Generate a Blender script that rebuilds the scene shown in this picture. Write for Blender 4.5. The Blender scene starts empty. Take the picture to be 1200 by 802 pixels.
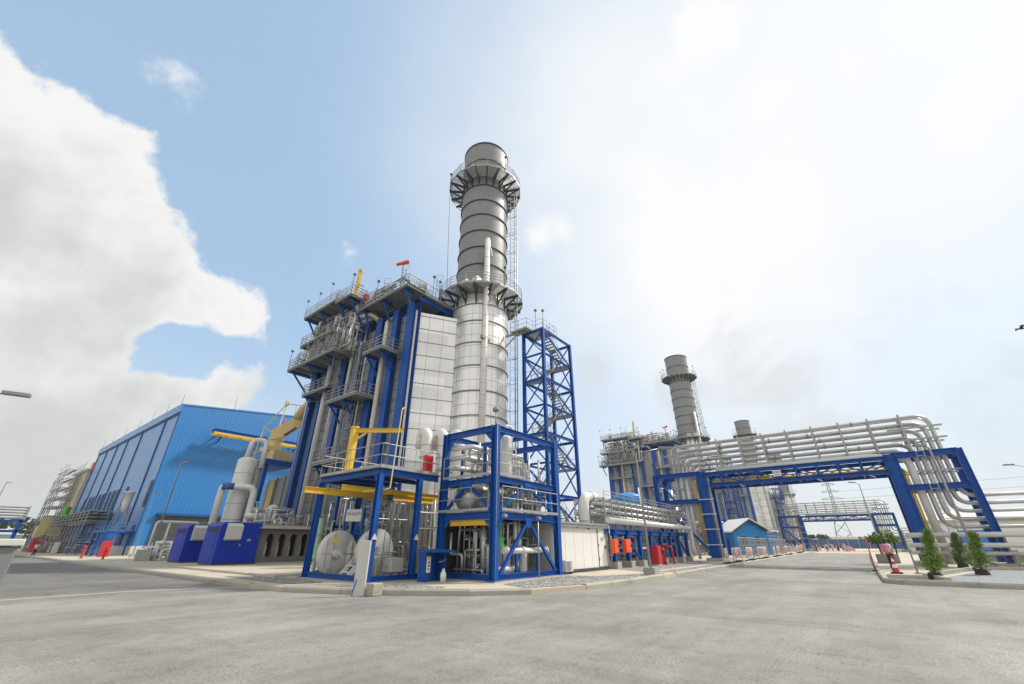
import bpy, math, random
from mathutils import Vector, Matrix
C = bpy.context.scene.collection
PI = math.pi
V = Vector
Z = V((0, 0, 1))

# ------------------------------------------------------------------ materials
MATS = {}
def N(nt, typ, **kw):
    n = nt.nodes.new(typ)
    for k, v in kw.items():
        if k.startswith('i_'):
            n.inputs[k[2:].replace('_', ' ')].default_value = v
        else:
            setattr(n, k, v)
    return n
def mat(name, col, rough=.5, metal=0., var=.18, scale=.6, bump=.0, bscale=30., coat=0., streak=0., panel=None, pvar=.12, dirt=None, fine=0., spec=.5, crough=.25):
    m = bpy.data.materials.new(name); m.use_nodes = True
    nt = m.node_tree; L = nt.links
    b = nt.nodes['Principled BSDF']
    b.inputs['Roughness'].default_value = rough; b.inputs['Metallic'].default_value = metal
    b.inputs['Coat Weight'].default_value = coat; b.inputs['Coat Roughness'].default_value = crough
    b.inputs['Specular IOR Level'].default_value = spec
    tc = N(nt, 'ShaderNodeTexCoord')
    def noise(sc, det=5, vec=None, rough_=.6):
        n = N(nt, 'ShaderNodeTexNoise'); n.inputs['Scale'].default_value = sc; n.inputs['Detail'].default_value = det
        n.inputs['Roughness'].default_value = rough_
        L.new(vec if vec is not None else tc.outputs['Object'], n.inputs['Vector']); return n.outputs['Fac']
    def math_(op, a, b_=0.):
        n = N(nt, 'ShaderNodeMath', operation=op)
        for i, v in enumerate((a, b_)):
            if hasattr(v, 'is_linked'): L.new(v, n.inputs[i])
            else: n.inputs[i].default_value = v
        return n.outputs[0]
    f = noise(scale)
    fac = math_('MULTIPLY', math_('SUBTRACT', f, .5), 2 * var)
    if fine:
        fac = math_('ADD', fac, math_('MULTIPLY', math_('SUBTRACT', noise(bscale), .5), 2 * fine))
    if streak:
        mp = N(nt, 'ShaderNodeMapping'); mp.inputs['Scale'].default_value = (2.2, 2.2, .12)
        L.new(tc.outputs['Object'], mp.inputs['Vector'])
        fac = math_('ADD', fac, math_('MULTIPLY', math_('SUBTRACT', noise(1.3, 6, mp.outputs[0]), .5), 2 * streak))
    if panel:
        sx = N(nt, 'ShaderNodeSeparateXYZ'); L.new(tc.outputs['Object'], sx.inputs[0])
        u = math_('FLOOR', math_('DIVIDE', math_('ADD', sx.outputs[0], sx.outputs[1]), panel[0]))
        w = math_('FLOOR', math_('DIVIDE', sx.outputs[2], panel[1]))
        cx = N(nt, 'ShaderNodeCombineXYZ'); L.new(u, cx.inputs[0]); L.new(w, cx.inputs[1])
        wn = N(nt, 'ShaderNodeTexWhiteNoise', noise_dimensions='2D'); L.new(cx.outputs[0], wn.inputs['Vector'])
        fac = math_('ADD', fac, math_('MULTIPLY', math_('SUBTRACT', wn.outputs['Value'], .5), 2 * pvar))
    fac = math_('ADD', fac, 1.)
    vm = N(nt, 'ShaderNodeVectorMath', operation='SCALE')
    vm.inputs[0].default_value = col[:3]; L.new(fac, vm.inputs['Scale'])
    out = vm.outputs[0]
    if dirt:
        mx = N(nt, 'ShaderNodeMix', data_type='RGBA'); mx.inputs[7].default_value = (*dirt[0], 1)
        r = N(nt, 'ShaderNodeMapRange'); r.inputs[1].default_value = dirt[1]; r.inputs[2].default_value = dirt[1] + .16
        r.inputs[4].default_value = dirt[2]
        L.new(noise(dirt[3], 8), r.inputs[0]); L.new(r.outputs[0], mx.inputs[0]); L.new(out, mx.inputs[6]); out = mx.outputs[2]
    L.new(out, b.inputs['Base Color'])
    rr = math_('ADD', math_('MULTIPLY', math_('SUBTRACT', noise(scale * 3), .5), .25), rough)
    L.new(rr, b.inputs['Roughness'])
    if bump:
        bp = N(nt, 'ShaderNodeBump'); bp.inputs['Strength'].default_value = bump; bp.inputs['Distance'].default_value = .02
        L.new(noise(bscale, 6), bp.inputs['Height']); L.new(bp.outputs[0], b.inputs['Normal'])
    MATS[name] = m
    return m
DIRT = ((.16, .13, .1), .6, .35, 1.1)
mat('blue_steel', (.003, .072, .33), .5, var=.2, scale=1.1, streak=.12, spec=.3, dirt=((.08, .11, .16), .66, .3, 1.3))
mat('blue_dusty', (.055, .115, .29), .6, var=.25)
mat('blue_wall', (.001, .17, .48), .5, var=.06, scale=.15, coat=1., crough=.4, streak=.05)
mat('blue_trim', (.004, .07, .25), .5, var=.1)
mat('blue_royal', (.001, .024, .34), .5, var=.1, spec=.3, dirt=((.08, .09, .25), .66, .3, 2.))
mat('blue_light', (.015, .22, .56), .45, var=.1)
mat('silver', (.76, .755, .74), .33, .45, bump=.12, bscale=1.6, var=.12, scale=.5, panel=(1.2, 1.15), pvar=.1, streak=.09)
mat('silver_wall', (.47, .475, .47), .45, .2, bump=.1, bscale=1.6, var=.12, scale=.4, panel=(1.3, 1.05), pvar=.07, streak=.12)
mat('stack_grey', (.24, .245, .25), .55, var=.07, scale=.25, streak=.1)
mat('galv', (.36, .36, .35), .45, .35, var=.2, scale=1.2)
mat('galv_dark', (.25, .255, .245), .55, .2, var=.25, scale=1.5)
mat('pipe_clad', (.50, .495, .475), .33, .65, var=.15, scale=1.5, panel=(.9, .9), pvar=.08)
mat('pipe_white', (.66, .65, .62), .45, .05, var=.12, scale=1.)
mat('cream', (.60, .55, .40), .6, var=.12)
mat('crane_tan', (.66, .50, .22), .5, var=.1)
mat('tan', (.50, .38, .15), .55, var=.15, dirt=DIRT)
mat('yellow', (.72, .45, .015), .45, var=.1, coat=.2, dirt=((.3, .2, .06), .66, .4, 2.))
mat('pale_yellow', (.62, .55, .22), .5)
mat('red', (.55, .02, .03), .45, var=.15)
mat('orange', (.85, .10, .015), .5, var=.08)
mat('green', (.10, .42, .06), .5)
mat('pale_green', (.38, .56, .36), .5)
mat('black', (.018, .018, .02), .6)
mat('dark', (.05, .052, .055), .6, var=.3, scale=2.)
mat('white', (.72, .71, .68), .5, var=.06, scale=.5, streak=.06)
mat('offwhite', (.52, .52, .49), .5, var=.1, streak=.05)
mat('grey_paint', (.17, .175, .18), .45, var=.06, coat=.3)
mat('concrete', (.36, .34, .29), .85, var=.22, scale=.8, bump=.4, bscale=14., streak=.1, dirt=((.17, .15, .12), .56, .6, .9), fine=.1)
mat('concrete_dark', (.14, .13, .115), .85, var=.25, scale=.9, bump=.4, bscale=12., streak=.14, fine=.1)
mat('slab', (.47, .42, .33), .88, var=.16, scale=.35, bump=.4, bscale=18., dirt=((.25, .22, .18), .54, .6, .5), fine=.1)
mat('asphalt_dark', (.12, .12, .117), .85, var=.25, scale=.25, bump=.5, bscale=22., fine=.2)
mat('line_paint', (.50, .49, .46), .8, var=.4, scale=2.5)
mat('soil', (.035, .028, .022), .95, var=.4, scale=9., bump=.8, bscale=25.)
mat('pink', (.68, .42, .42), .6)
mat('skin', (.32, .17, .11), .55, var=.05)
mat('cloth_white', (.66, .62, .64), .8)
mat('cloth_pink', (.72, .15, .33), .8)
mat('cloth_dark', (.022, .022, .026), .8)
mat('wire', (.06, .06, .065), .5, .4)
mat('glass_dark', (.012, .016, .02), .5)
mat('sand', (.50, .42, .30), .95, var=.2, scale=.05)
mat('bark', (.07, .05, .03), .9, var=.3, scale=8.)

def leaf_mat(name, c1, c2):
    m = bpy.data.materials.new(name); m.use_nodes = True; nt = m.node_tree; L = nt.links
    b = nt.nodes['Principled BSDF']; b.inputs['Roughness'].default_value = .55
    g = N(nt, 'ShaderNodeNewGeometry')
    r = N(nt, 'ShaderNodeMix', data_type='RGBA'); r.inputs[6].default_value = (*c1, 1); r.inputs[7].default_value = (*c2, 1)
    L.new(g.outputs['Random Per Island'], r.inputs[0]); L.new(r.outputs[2], b.inputs['Base Color'])
    b.inputs['Subsurface Weight'].default_value = 0.
    MATS[name] = m
leaf_mat('leaf', (.06, .14, .012), (.22, .32, .04))
leaf_mat('leaf_dark', (.05, .11, .012), (.13, .21, .03))
leaf_mat('leaf_far', (.035, .06, .03), (.06, .09, .04))

def ground_mats():
    # dusty pale road surface: fine aggregate, worn wheel bands, patches
    m = bpy.data.materials.new('road'); m.use_nodes = True; nt = m.node_tree; L = nt.links
    b = nt.nodes['Principled BSDF']; b.inputs['Roughness'].default_value = .88
    tc = N(nt, 'ShaderNodeTexCoord')
    def noise(sc, det=6, ro=.62, mp=None):
        n = N(nt, 'ShaderNodeTexNoise'); n.inputs['Scale'].default_value = sc; n.inputs['Detail'].default_value = det; n.inputs['Roughness'].default_value = ro
        if mp:
            q = N(nt, 'ShaderNodeMapping'); q.inputs['Scale'].default_value = mp; q.inputs['Rotation'].default_value = (0, 0, .35); L.new(tc.outputs['Object'], q.inputs[0]); L.new(q.outputs[0], n.inputs['Vector'])
        else: L.new(tc.outputs['Object'], n.inputs['Vector'])
        return n.outputs['Fac']
    def ramp(fac, a, c0, c, c1):
        r = N(nt, 'ShaderNodeMapRange'); r.inputs[1].default_value = a; r.inputs[2].default_value = c
        r.inputs[3].default_value = c0; r.inputs[4].default_value = c1; L.new(fac, r.inputs[0]); return r.outputs[0]
    def mul(a, b_):
        n = N(nt, 'ShaderNodeMath', operation='MULTIPLY'); L.new(a, n.inputs[0]); L.new(b_, n.inputs[1]); return n.outputs[0]
    f = mul(ramp(noise(.3, 7, .68), .34, .72, .66, 1.2), ramp(noise(.5, 7, .7, (.16, 1.3, 1)), .3, .82, .7, 1.17))
    sp1 = mul(ramp(noise(24., 4, .75), .32, .42, .66, 1.5), ramp(noise(75., 3, .75), .32, .6, .66, 1.4))
    mk = ramp(noise(.55, 6, .7), .42, .35, .62, 1.)
    e1 = N(nt, 'ShaderNodeMath', operation='SUBTRACT'); L.new(sp1, e1.inputs[0]); e1.inputs[1].default_value = 1.
    e2 = N(nt, 'ShaderNodeMath', operation='MULTIPLY_ADD'); L.new(e1.outputs[0], e2.inputs[0]); L.new(mk, e2.inputs[1]); e2.inputs[2].default_value = 1.
    f = mul(f, e2.outputs[0])
    f = mul(f, ramp(noise(3.2, 8, .75), .52, 1., .72, .66))
    # older, darker asphalt along the branch road; oil and tyre marks with shapes of their own
    sp = N(nt, 'ShaderNodeSeparateXYZ'); L.new(tc.outputs['Object'], sp.inputs[0])
    a1 = N(nt, 'ShaderNodeMath', operation='MULTIPLY_ADD'); L.new(noise(.35), a1.inputs[0]); a1.inputs[1].default_value = 5.; L.new(sp.outputs[1], a1.inputs[2])
    a2 = N(nt, 'ShaderNodeMath', operation='SUBTRACT'); L.new(a1.outputs[0], a2.inputs[0]); a2.inputs[1].default_value = 2.5
    lx = ramp(sp.outputs[0], 8.6, 1., 9.6, 0.)
    old = mul(ramp(a2.outputs[0], 21.3, 0., 23.5, 1.), lx)
    o2 = N(nt, 'ShaderNodeMath', operation='MULTIPLY_ADD'); L.new(old, o2.inputs[0]); o2.inputs[1].default_value = -.34; o2.inputs[2].default_value = 1.
    f = mul(f, o2.outputs[0])
    f = mul(f, ramp(noise(.9, 5, .6, (1.6, .09, 1)), .56, 1., .72, .83))
    f = mul(f, ramp(noise(1.7, 3, .5), .68, 1., .76, .72))
    vm = N(nt, 'ShaderNodeVectorMath', operation='SCALE'); vm.inputs[0].default_value = (.25, .239, .213); L.new(f, vm.inputs['Scale'])
    L.new(vm.outputs[0], b.inputs['Base Color'])
    bp = N(nt, 'ShaderNodeBump'); bp.inputs['Strength'].default_value = .6; bp.inputs['Distance'].default_value = .012
    L.new(noise(45., 5, .75), bp.inputs['Height']); L.new(bp.outputs[0], b.inputs['Normal'])
    MATS['road'] = m
    for nm, cA, cB, sc in (('gravel', (.035, .034, .036), (.62, .60, .56), 15.), ('gravel_pale', (.22, .23, .25), (.55, .56, .57), 24.)):
        m = bpy.data.materials.new(nm); m.use_nodes = True; nt = m.node_tree; L = nt.links
        b = nt.nodes['Principled BSDF']; b.inputs['Roughness'].default_value = .9
        tc = N(nt, 'ShaderNodeTexCoord')
        v = N(nt, 'ShaderNodeTexVoronoi'); v.inputs['Scale'].default_value = sc; v.inputs['Randomness'].default_value = 1.
        L.new(tc.outputs['Object'], v.inputs['Vector'])
        r = N(nt, 'ShaderNodeMix', data_type='RGBA'); r.inputs[6].default_value = (*cA, 1); r.inputs[7].default_value = (*cB, 1)
        s = N(nt, 'ShaderNodeSeparateColor'); L.new(v.outputs['Color'], s.inputs[0]); L.new(s.outputs[0], r.inputs[0])
        d = N(nt, 'ShaderNodeMapRange'); d.inputs[1].default_value = .35; d.inputs[2].default_value = .75; d.inputs[3].default_value = 1.; d.inputs[4].default_value = .3
        L.new(v.outputs['Distance'], d.inputs[0])
        L.new(r.outputs[2], b.inputs['Base Color'])
        bp = N(nt, 'ShaderNodeBump'); bp.inputs['Strength'].default_value = 1.; bp.inputs['Distance'].default_value = .06
        L.new(d.outputs[0], bp.inputs['Height']); L.new(bp.outputs[0], b.inputs['Normal'])
        MATS[nm] = m
ground_mats()
mat('field', (.17, .17, .09), .95, var=.35, scale=.03, bump=.5, bscale=1.)
mat('bank', (.26, .24, .13), .95, var=.3, scale=.08, bump=.6, bscale=1.)
mat('hill', (.05, .08, .06), .95, var=.3, scale=.02)

# ------------------------------------------------------------------ mesh builder
def fillet(pts, rad, k=5):
    pts = [V(p) for p in pts]
    if len(pts) < 3 or rad <= 0: return pts
    out = [pts[0]]
    for a, b, c in zip(pts, pts[1:], pts[2:]):
        u = (a - b); w = (c - b); lu, lw = u.length, w.length
        if lu < 1e-6 or lw < 1e-6: continue
        u /= lu; w /= lw
        ang = u.angle(w)
        if ang > PI - .02: out.append(b); continue
        t = min(rad / math.tan(ang / 2), lu * .49, lw * .49)
        p, q = b + u * t, b + w * t
        for i in range(k + 1):
            s = i / k
            out.append(p * (1 - s) ** 2 + b * 2 * s * (1 - s) + q * s * s)
    out.append(pts[-1])
    return out
class M:
    def __init__(s): s.v = []; s.f = []; s.sm = []; s.done = []
    def cut(s):                                             # what was added so far becomes a part of its own
        if s.f:
            q = M(); q.v, q.f, q.sm = s.v, s.f, s.sm; s.done.append(q); s.v, s.f, s.sm = [], [], []
        return s
    def add(s, vs, fs, smooth=False):
        o = len(s.v); s.v += [tuple(v) for v in vs]
        for f in fs: s.f.append(tuple(i + o for i in f)); s.sm.append(smooth)
        return s
    def frame(s, c, ax, ay, az):
        c = V(c); vs = [c + ax * i + ay * j + az * k for k in (-1, 1) for j in (-1, 1) for i in (-1, 1)]
        return s.add(vs, [(0, 2, 3, 1), (4, 5, 7, 6), (0, 1, 5, 4), (2, 6, 7, 3), (0, 4, 6, 2), (1, 3, 7, 5)])
    def box(s, x0, y0, z0, x1, y1, z1):
        return s.frame(((x0 + x1) / 2, (y0 + y1) / 2, (z0 + z1) / 2), V((abs(x1 - x0) / 2, 0, 0)), V((0, abs(y1 - y0) / 2, 0)), V((0, 0, abs(z1 - z0) / 2)))
    def axes(s, p, q, roll=None):
        d = (V(q) - V(p)); l = d.length; d = d / l
        up = Z if abs(d.z) < .95 else V((1, 0, 0))
        if roll is not None: up = V(roll)
        a = d.cross(up).normalized(); b = a.cross(d).normalized()
        return d, a, b, l
    def beam(s, p, q, w, h=None, roll=None):
        h = h or w; d, a, b, l = s.axes(p, q, roll)
        return s.frame((V(p) + V(q)) / 2, d * l / 2, a * w / 2, b * h / 2)
    def ib(s, p, q, w, h, t=None, roll=None):
        t = t or w * .12; d, a, b, l = s.axes(p, q, roll); c = (V(p) + V(q)) / 2
        s.frame(c + b * (h / 2 - t / 2), d * l / 2, a * w / 2, b * t / 2)
        s.frame(c - b * (h / 2 - t / 2), d * l / 2, a * w / 2, b * t / 2)
        return s.frame(c, d * l / 2, a * t / 2, b * (h / 2 - t))
    def tube(s, pts, r, n=8, bend=0., caps=True):
        pts = fillet(pts, bend) if bend else [V(p) for p in pts]
        rings = []; nrm = None
        for i, p in enumerate(pts):
            t = (pts[min(i + 1, len(pts) - 1)] - pts[max(i - 1, 0)]).normalized()
            if nrm is None: nrm = t.orthogonal().normalized()
            else:
                nrm = nrm - t * nrm.dot(t)
                nrm = nrm.normalized() if nrm.length > 1e-6 else t.orthogonal().normalized()
            b = t.cross(nrm)
            rr = r[i] if isinstance(r, (list, tuple)) else r
            rings.append([p + (nrm * math.cos(2 * PI * k / n) + b * math.sin(2 * PI * k / n)) * rr for k in range(n)])
        vs = [v for g in rings for v in g]
        fs = [(i * n + k, i * n + (k + 1) % n, (i + 1) * n + (k + 1) % n, (i + 1) * n + k) for i in range(len(rings) - 1) for k in range(n)]
        o = len(s.v); s.add(vs, fs, True)
        if caps:
            s.f.append(tuple(o + k for k in reversed(range(n)))); s.sm.append(False)
            e = o + (len(rings) - 1) * n
            s.f.append(tuple(e + k for k in range(n))); s.sm.append(False)
        return s
    def lathe(s, base, axis, prof, n=24, smooth=True, a0=0., a1=2 * PI):
        # prof: (radius, distance along axis)
        base = V(base); ax = V(axis).normalized(); u = ax.orthogonal().normalized()
        if abs(ax.z) > .99: u = V((1, 0, 0))
        w = ax.cross(u); full = abs(a1 - a0 - 2 * PI) < 1e-6; m = n if full else n + 1
        vs = [base + ax * h + (u * math.cos(a0 + (a1 - a0) * k / n) + w * math.sin(a0 + (a1 - a0) * k / n)) * r for r, h in prof for k in range(m)]
        fs = []
        for i in range(len(prof) - 1):
            for k in range(n):
                k2 = (k + 1) % m
                fs.append((i * m + k, i * m + k2, (i + 1) * m + k2, (i + 1) * m + k))
        return s.add(vs, fs, smooth)
    def cyl(s, base, axis, r, l, n=20):
        return s.lathe(base, axis, [(0, 0), (r, 0)], n, False).lathe(base, axis, [(r, 0), (r, l)], n).lathe(base, axis, [(r, l), (0, l)], n, False)
    def vessel(s, base, axis, r, l, n=24):
        pr = [(r * math.sin(a), r * .5 * (1 - math.cos(a))) for a in [PI / 2 * i / 6 for i in range(7)]]
        top = [(x, l - y) for x, y in reversed(pr)]
        return s.lathe(base, axis, pr + top, n)
    def ball(s, c, r, n=12):
        return s.lathe(V(c) - Z * r, Z, [(r * math.sin(PI * i / 8), r * (1 - math.cos(PI * i / 8))) for i in range(9)], n)
    def prism(s, poly, off):
        n = len(poly); off = V(off); vs = [V(p) for p in poly] + [V(p) + off for p in poly]
        return s.add(vs, [tuple(reversed(range(n))), tuple(range(n, 2 * n))] + [(i, (i + 1) % n, n + (i + 1) % n, n + i) for i in range(n)])
    def rail(s, pts, h=1.05, sp=1.3, r=.024, kick=True, rails=(1., .52)):
        pts = [V(p) for p in pts]
        for a, b in zip(pts, pts[1:]):
            l = (b - a).length; k = max(1, round(l / sp))
            for i in range(k + 1):
                p = a.lerp(b, i / k); s.tube([p, p + Z * h], r, 5, caps=False)
            for q in rails: s.tube([a + Z * h * q, b + Z * h * q], r, 5, caps=False)
            if kick: s.beam(a + Z * .06, b + Z * .06, .012, .12)
        return s
    def ladder(s, p, q, side, w=.45, r=.022, cage=None, step=.33):
        p, q, side = V(p), V(q), V(side).normalized()
        for k in (-1, 1): s.tube([p + side * w / 2 * k, q + side * w / 2 * k], r, 4)
        n = int((q - p).length / step)
        for i in range(1, n):
            c = p.lerp(q, i / n); s.beam(c - side * w / 2, c + side * w / 2, r * 1.4)
        if cage is not None:
            cg = V(cage).normalized(); m = int((q - p).length / 1.1)
            for i in range(2, m + 1):
                c = p.lerp(q, i / m)
                arc = [c + side * (.36 * math.cos(t)) + cg * (.1 + .62 * math.sin(t)) for t in [PI * j / 8 for j in range(9)]]
                s.tube(arc, .02, 4, caps=False)
            for t in (PI * .2, PI * .5, PI * .8):
                o = side * (.36 * math.cos(t)) + cg * (.1 + .62 * math.sin(t))
                s.tube([p.lerp(q, 2 / m) + o, q + o], .016, 4, caps=False)
        return s
    def stair(s, p, q, side, w=.8, rails=True):
        p, q = V(p), V(q); sd = V(side).normalized() * w / 2
        for k in (-1, 1): s.beam(p + sd * k, q + sd * k, .05, .22)
        n = max(2, int(abs(q.z - p.z) / .21)); h = (q - p); h.z = 0; h = h.normalized()
        for i in range(1, n):
            c = p.lerp(q, i / n); s.frame(c, sd, h * .12, Z * .018)
        if rails:
            for k in (-1, 1):
                s.tube([p + sd * k, p + sd * k + Z * 1., q + sd * k + Z * 1., q + sd * k], .024, 5)
                s.tube([p + sd * k + Z * .5, q + sd * k + Z * .5], .02, 4)
                for i in (1, 2): c = p.lerp(q, i / 3) + sd * k; s.tube([c, c + Z], .02, 4)
        return s
    def build(s, name, m, parent=None, bevel=0., **props):
        for q in s.done: last = q.build(name, m, parent, bevel, **props)
        if not s.f: return last if s.done else None
        off = base_of(parent)
        me = bpy.data.meshes.new(name); me.from_pydata([(a - off.x, b - off.y, c - off.z) for a, b, c in s.v], [], s.f); me.update()
        me.polygons.foreach_set('use_smooth', s.sm)
        me.materials.append(MATS[m])
        o = bpy.data.objects.new(name, me); C.objects.link(o)
        if parent is not None: o.parent = parent
        if bevel:
            bm = o.modifiers.new('b', 'BEVEL'); bm.width = bevel; bm.segments = 2; bm.limit_method = 'ANGLE'
        for k, v in props.items(): o[k] = v
        return o
LOCAL = set()
def base_of(p):
    off = V((0, 0, 0))
    while p is not None:
        if p.name in LOCAL: return V((0, 0, 0))                # turned things are modelled in their own coordinates
        off = off + p.location; p = p.parent
    return off
def tag(o, label, cat, group=None):
    o['label'] = label; o['category'] = cat
    if group: o['group'] = group
    return o
def thing(name, label, cat, loc=(0, 0, 0), rz=None, group=None):
    o = bpy.data.objects.new(name, None); C.objects.link(o); o.empty_display_size = .3
    o.location = loc; o.rotation_euler = (0, 0, rz or 0.)
    if rz is not None: LOCAL.add(o.name)
    return tag(o, label, cat, group)
def struct(name, mb, m): return mb.build(name, m, kind='structure')
def copy_tree(o, loc, label=None, rz=None):
    def rec(a, p):
        b = a.copy(); C.objects.link(b); b.parent = p
        for ch in KIDS.get(a.name, []): rec(ch, b)
        return b
    KIDS = {}
    for q in C.objects:
        if q.parent is not None: KIDS.setdefault(q.parent.name, []).append(q)
    r = rec(o, None); r.location = loc
    if rz is not None: r.rotation_euler = (0, 0, rz)
    if label: r['label'] = label
    return r
FONTMAT = {}
def text(body, size, loc, rot, m, parent, name='lettering', ext=.004, align='CENTER', sy=1.):
    c = bpy.data.curves.new(name, 'FONT'); c.body = body; c.size = size; c.extrude = ext; c.align_x = align; c.align_y = 'CENTER'
    o = bpy.data.objects.new(name, c); C.objects.link(o)
    o.rotation_euler = rot; bpy.context.view_layer.update()
    me = bpy.data.meshes.new_from_object(o.evaluated_get(bpy.context.evaluated_depsgraph_get())); C.objects.unlink(o); bpy.data.objects.remove(o)
    q = bpy.data.objects.new(name, me); C.objects.link(q); me.materials.clear(); me.materials.append(MATS[m])
    q.rotation_euler = rot; q.location = V(loc) - base_of(parent); q.parent = parent
    return q
class Many:
    def __init__(s, n): s.n = n; s.l = []
    def build(s, name, m, par):
        for q in s.l: q.build(s.n, m, par)
def jungle(seed, x0, y0, z0, x1, y1, z1, n, rmin=.04, rmax=.13, vert=.5):
    """A tangle of orthogonal process pipes with elbows, flanges and valves inside a box; returns pipes and valves."""
    rnd = random.Random(seed); A_ = Many('pipe'); B_ = Many('valve')
    lo, hi = V((x0, y0, z0)), V((x1, y1, z1))
    P = lambda: V((rnd.uniform(x0, x1), rnd.uniform(y0, y1), rnd.uniform(z0, z1)))
    for i in range(n):
        r = rnd.uniform(rmin, rmax) * (1 if rnd.random() < .8 else 1.4)
        p = P(); pts = [p.copy()]
        seq = [2, rnd.choice((0, 1)), 2] if rnd.random() < vert else [rnd.choice((0, 1)), 2, rnd.choice((0, 1))]
        if rnd.random() < vert: p.z = z0; pts = [p.copy()]
        for ax in seq[:rnd.choice((1, 2, 3))]:
            t = rnd.uniform(lo[ax], hi[ax])
            if abs(t - p[ax]) < 4 * r: t = hi[ax] if p[ax] - lo[ax] < hi[ax] - p[ax] else lo[ax]
            p = p.copy(); p[ax] = t; pts.append(p)
        if (pts[-1] - pts[0]).length < .3: continue
        a = M(); A_.l.append(a); a.tube(pts, r, 7, bend=r * 2.5)
        for q, w in zip(pts, pts[1:]):
            d = (w - q)
            if d.length > .6 and rnd.random() < .6:
                c = q + d * rnd.uniform(.3, .7); dn = d.normalized()
                a.cyl(c - dn * .03, dn, r * 1.6, .06, 9)
                if rnd.random() < .55:
                    up = Z if abs(dn.z) < .5 else V((rnd.choice((-1, 1)), 0, 0))
                    v = M(); B_.l.append(v); v.cyl(c - dn * r, dn, r * 1.5, 2 * r, 8); v.tube([c, c + up * r * 4], r * .3, 5)
                    v.lathe(c + up * r * 4, up, [(r * 1.4, 0), (r * 1.6, r * .2), (r * 1.4, r * .4)], 10)
    return A_, B_

# ------------------------------------------------------------------ the ground
G = .15                                                     # level of the plots above the road
struct('ground', M().add([(-700, -900, -.03), (1100, -900, -.03), (1100, 1100, -.03), (-700, 1100, -.03)], [(0, 1, 2, 3)]), 'field')
struct('road', M().add([(-60, -60, 0), (112, -60, 0), (112, 170, 0), (-60, 170, 0)], [(0, 1, 2, 3)]), 'road')
struct('road_sand', M().add([(103, -2, .004), (300, -6, .004), (300, 22, .004), (103, 9, .004)], [(0, 1, 2, 3)]), 'sand')
m = M(); ln = [(-9, 23.0), (-3, 22.2), (2, 21.9), (5.2, 22.1), (8.6, 20.6)]
vs = []
for x, y in ln: vs += [(x, y - .10, .008), (x, y + .10, .008)]
struct('road_marking', m.add(vs, [(2 * i, 2 * i + 2, 2 * i + 3, 2 * i + 1) for i in range(4)]), 'line_paint')
edge = [(8.45, 160), (8.45, 20), (8.65, 17.6), (9.5, 15.1), (10.6, 13.0), (11.9, 11.2), (13.6, 9.8), (16.2, 9.05), (20, 8.75), (112, 9.0)]
poly = edge + [(112, 160)]
struct('pavement', M().prism([(x, y, -.02) for x, y in poly][::-1], (0, 0, G + .02)), 'slab')
# kerb blocks round the plot, dropped where the aprons run out to the road
def kerb(name, line, gaps=(), step=1.9, w=.24, h=.20, seed=1):
    rnd = random.Random(seed); m = M(); s = 0.
    for (ax, ay), (bx, by) in zip(line, line[1:]):
        a, b = V((ax, ay, 0)), V((bx, by, 0)); l = (b - a).length; k = max(1, round(l / step))
        for i in range(k):
            t0, t1 = l * i / k, l * (i + 1) / k
            if not any(g0 < s + (t0 + t1) / 2 < g1 for g0, g1 in gaps):
                d = (b - a).normalized(); n = Z.cross(d); p, q = a + d * (t0 + .012), a + d * (t1 - .012)
                j = rnd.uniform(-.012, .012)
                prof = [(-.02, -.02), (w - .05, -.02), (w - .05, h - .0), (.03, h), (-.02, h - .06)]
                poly = [p + n * (u + j) + Z * (z + j) for u, z in prof]
                m.prism(poly, q - p)
        s += l
    return struct(name, m, 'concrete')
kerb('kerb', edge[1:], gaps=((.4, 2.1), (11.6, 14.6), (22, 23.2)))
kerb('kerb_far', [(8.45, 160), (8.45, 20)], step=4.)
struct('gravel_bed', M().add([(x, y, G + .012) for x, y in [(14.6, 11.9), (13.9, 10.2), (16.3, 9.35), (20.1, 9.05), (25, 9.05), (25.2, 9.8), (21, 11.0), (20.4, 12.3), (17, 12.2)]], [tuple(range(9))]), 'gravel')
struct('gravel_strip', M().add([(x, y, G + .012) for x, y in [(25.6, 10.4), (26.4, 9.3), (41, 9.3), (43.5, 10.6), (43.5, 15.5), (27.6, 15.5), (27.4, 13)]], [tuple(range(7))]), 'gravel')
struct('gravel_patch', M().add([(x, y, G + .012) for x, y in [(10.15, 14.9), (11.6, 12.4), (12.3, 12.8), (12.2, 14.4), (10.8, 16.0), (10.0, 16.4)]], [tuple(range(6))]), 'gravel')
struct('gravel_apron', M().add([(x, y, G + .012) for x, y in [(9.3, 22.2), (9.4, 18.6), (10.6, 18.2), (11.0, 20.6), (10.7, 24.0), (9.5, 25.5)]], [tuple(range(6))]), 'gravel')
struct('concrete_slab', M().box(10.6, 22.6, G - .05, 30, 48.6, G + .10), 'slab')
struct('concrete_plinth', M().box(11.2, 16.2, G - .05, 24, 22.4, G + .045).box(14.8, 12.5, G - .05, 20.5, 16.19, G + .045), 'concrete')
struct('concrete_footway', M().box(25.2, 9.95, G - .05, 45, 10.35, G + .03), 'slab')
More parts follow.
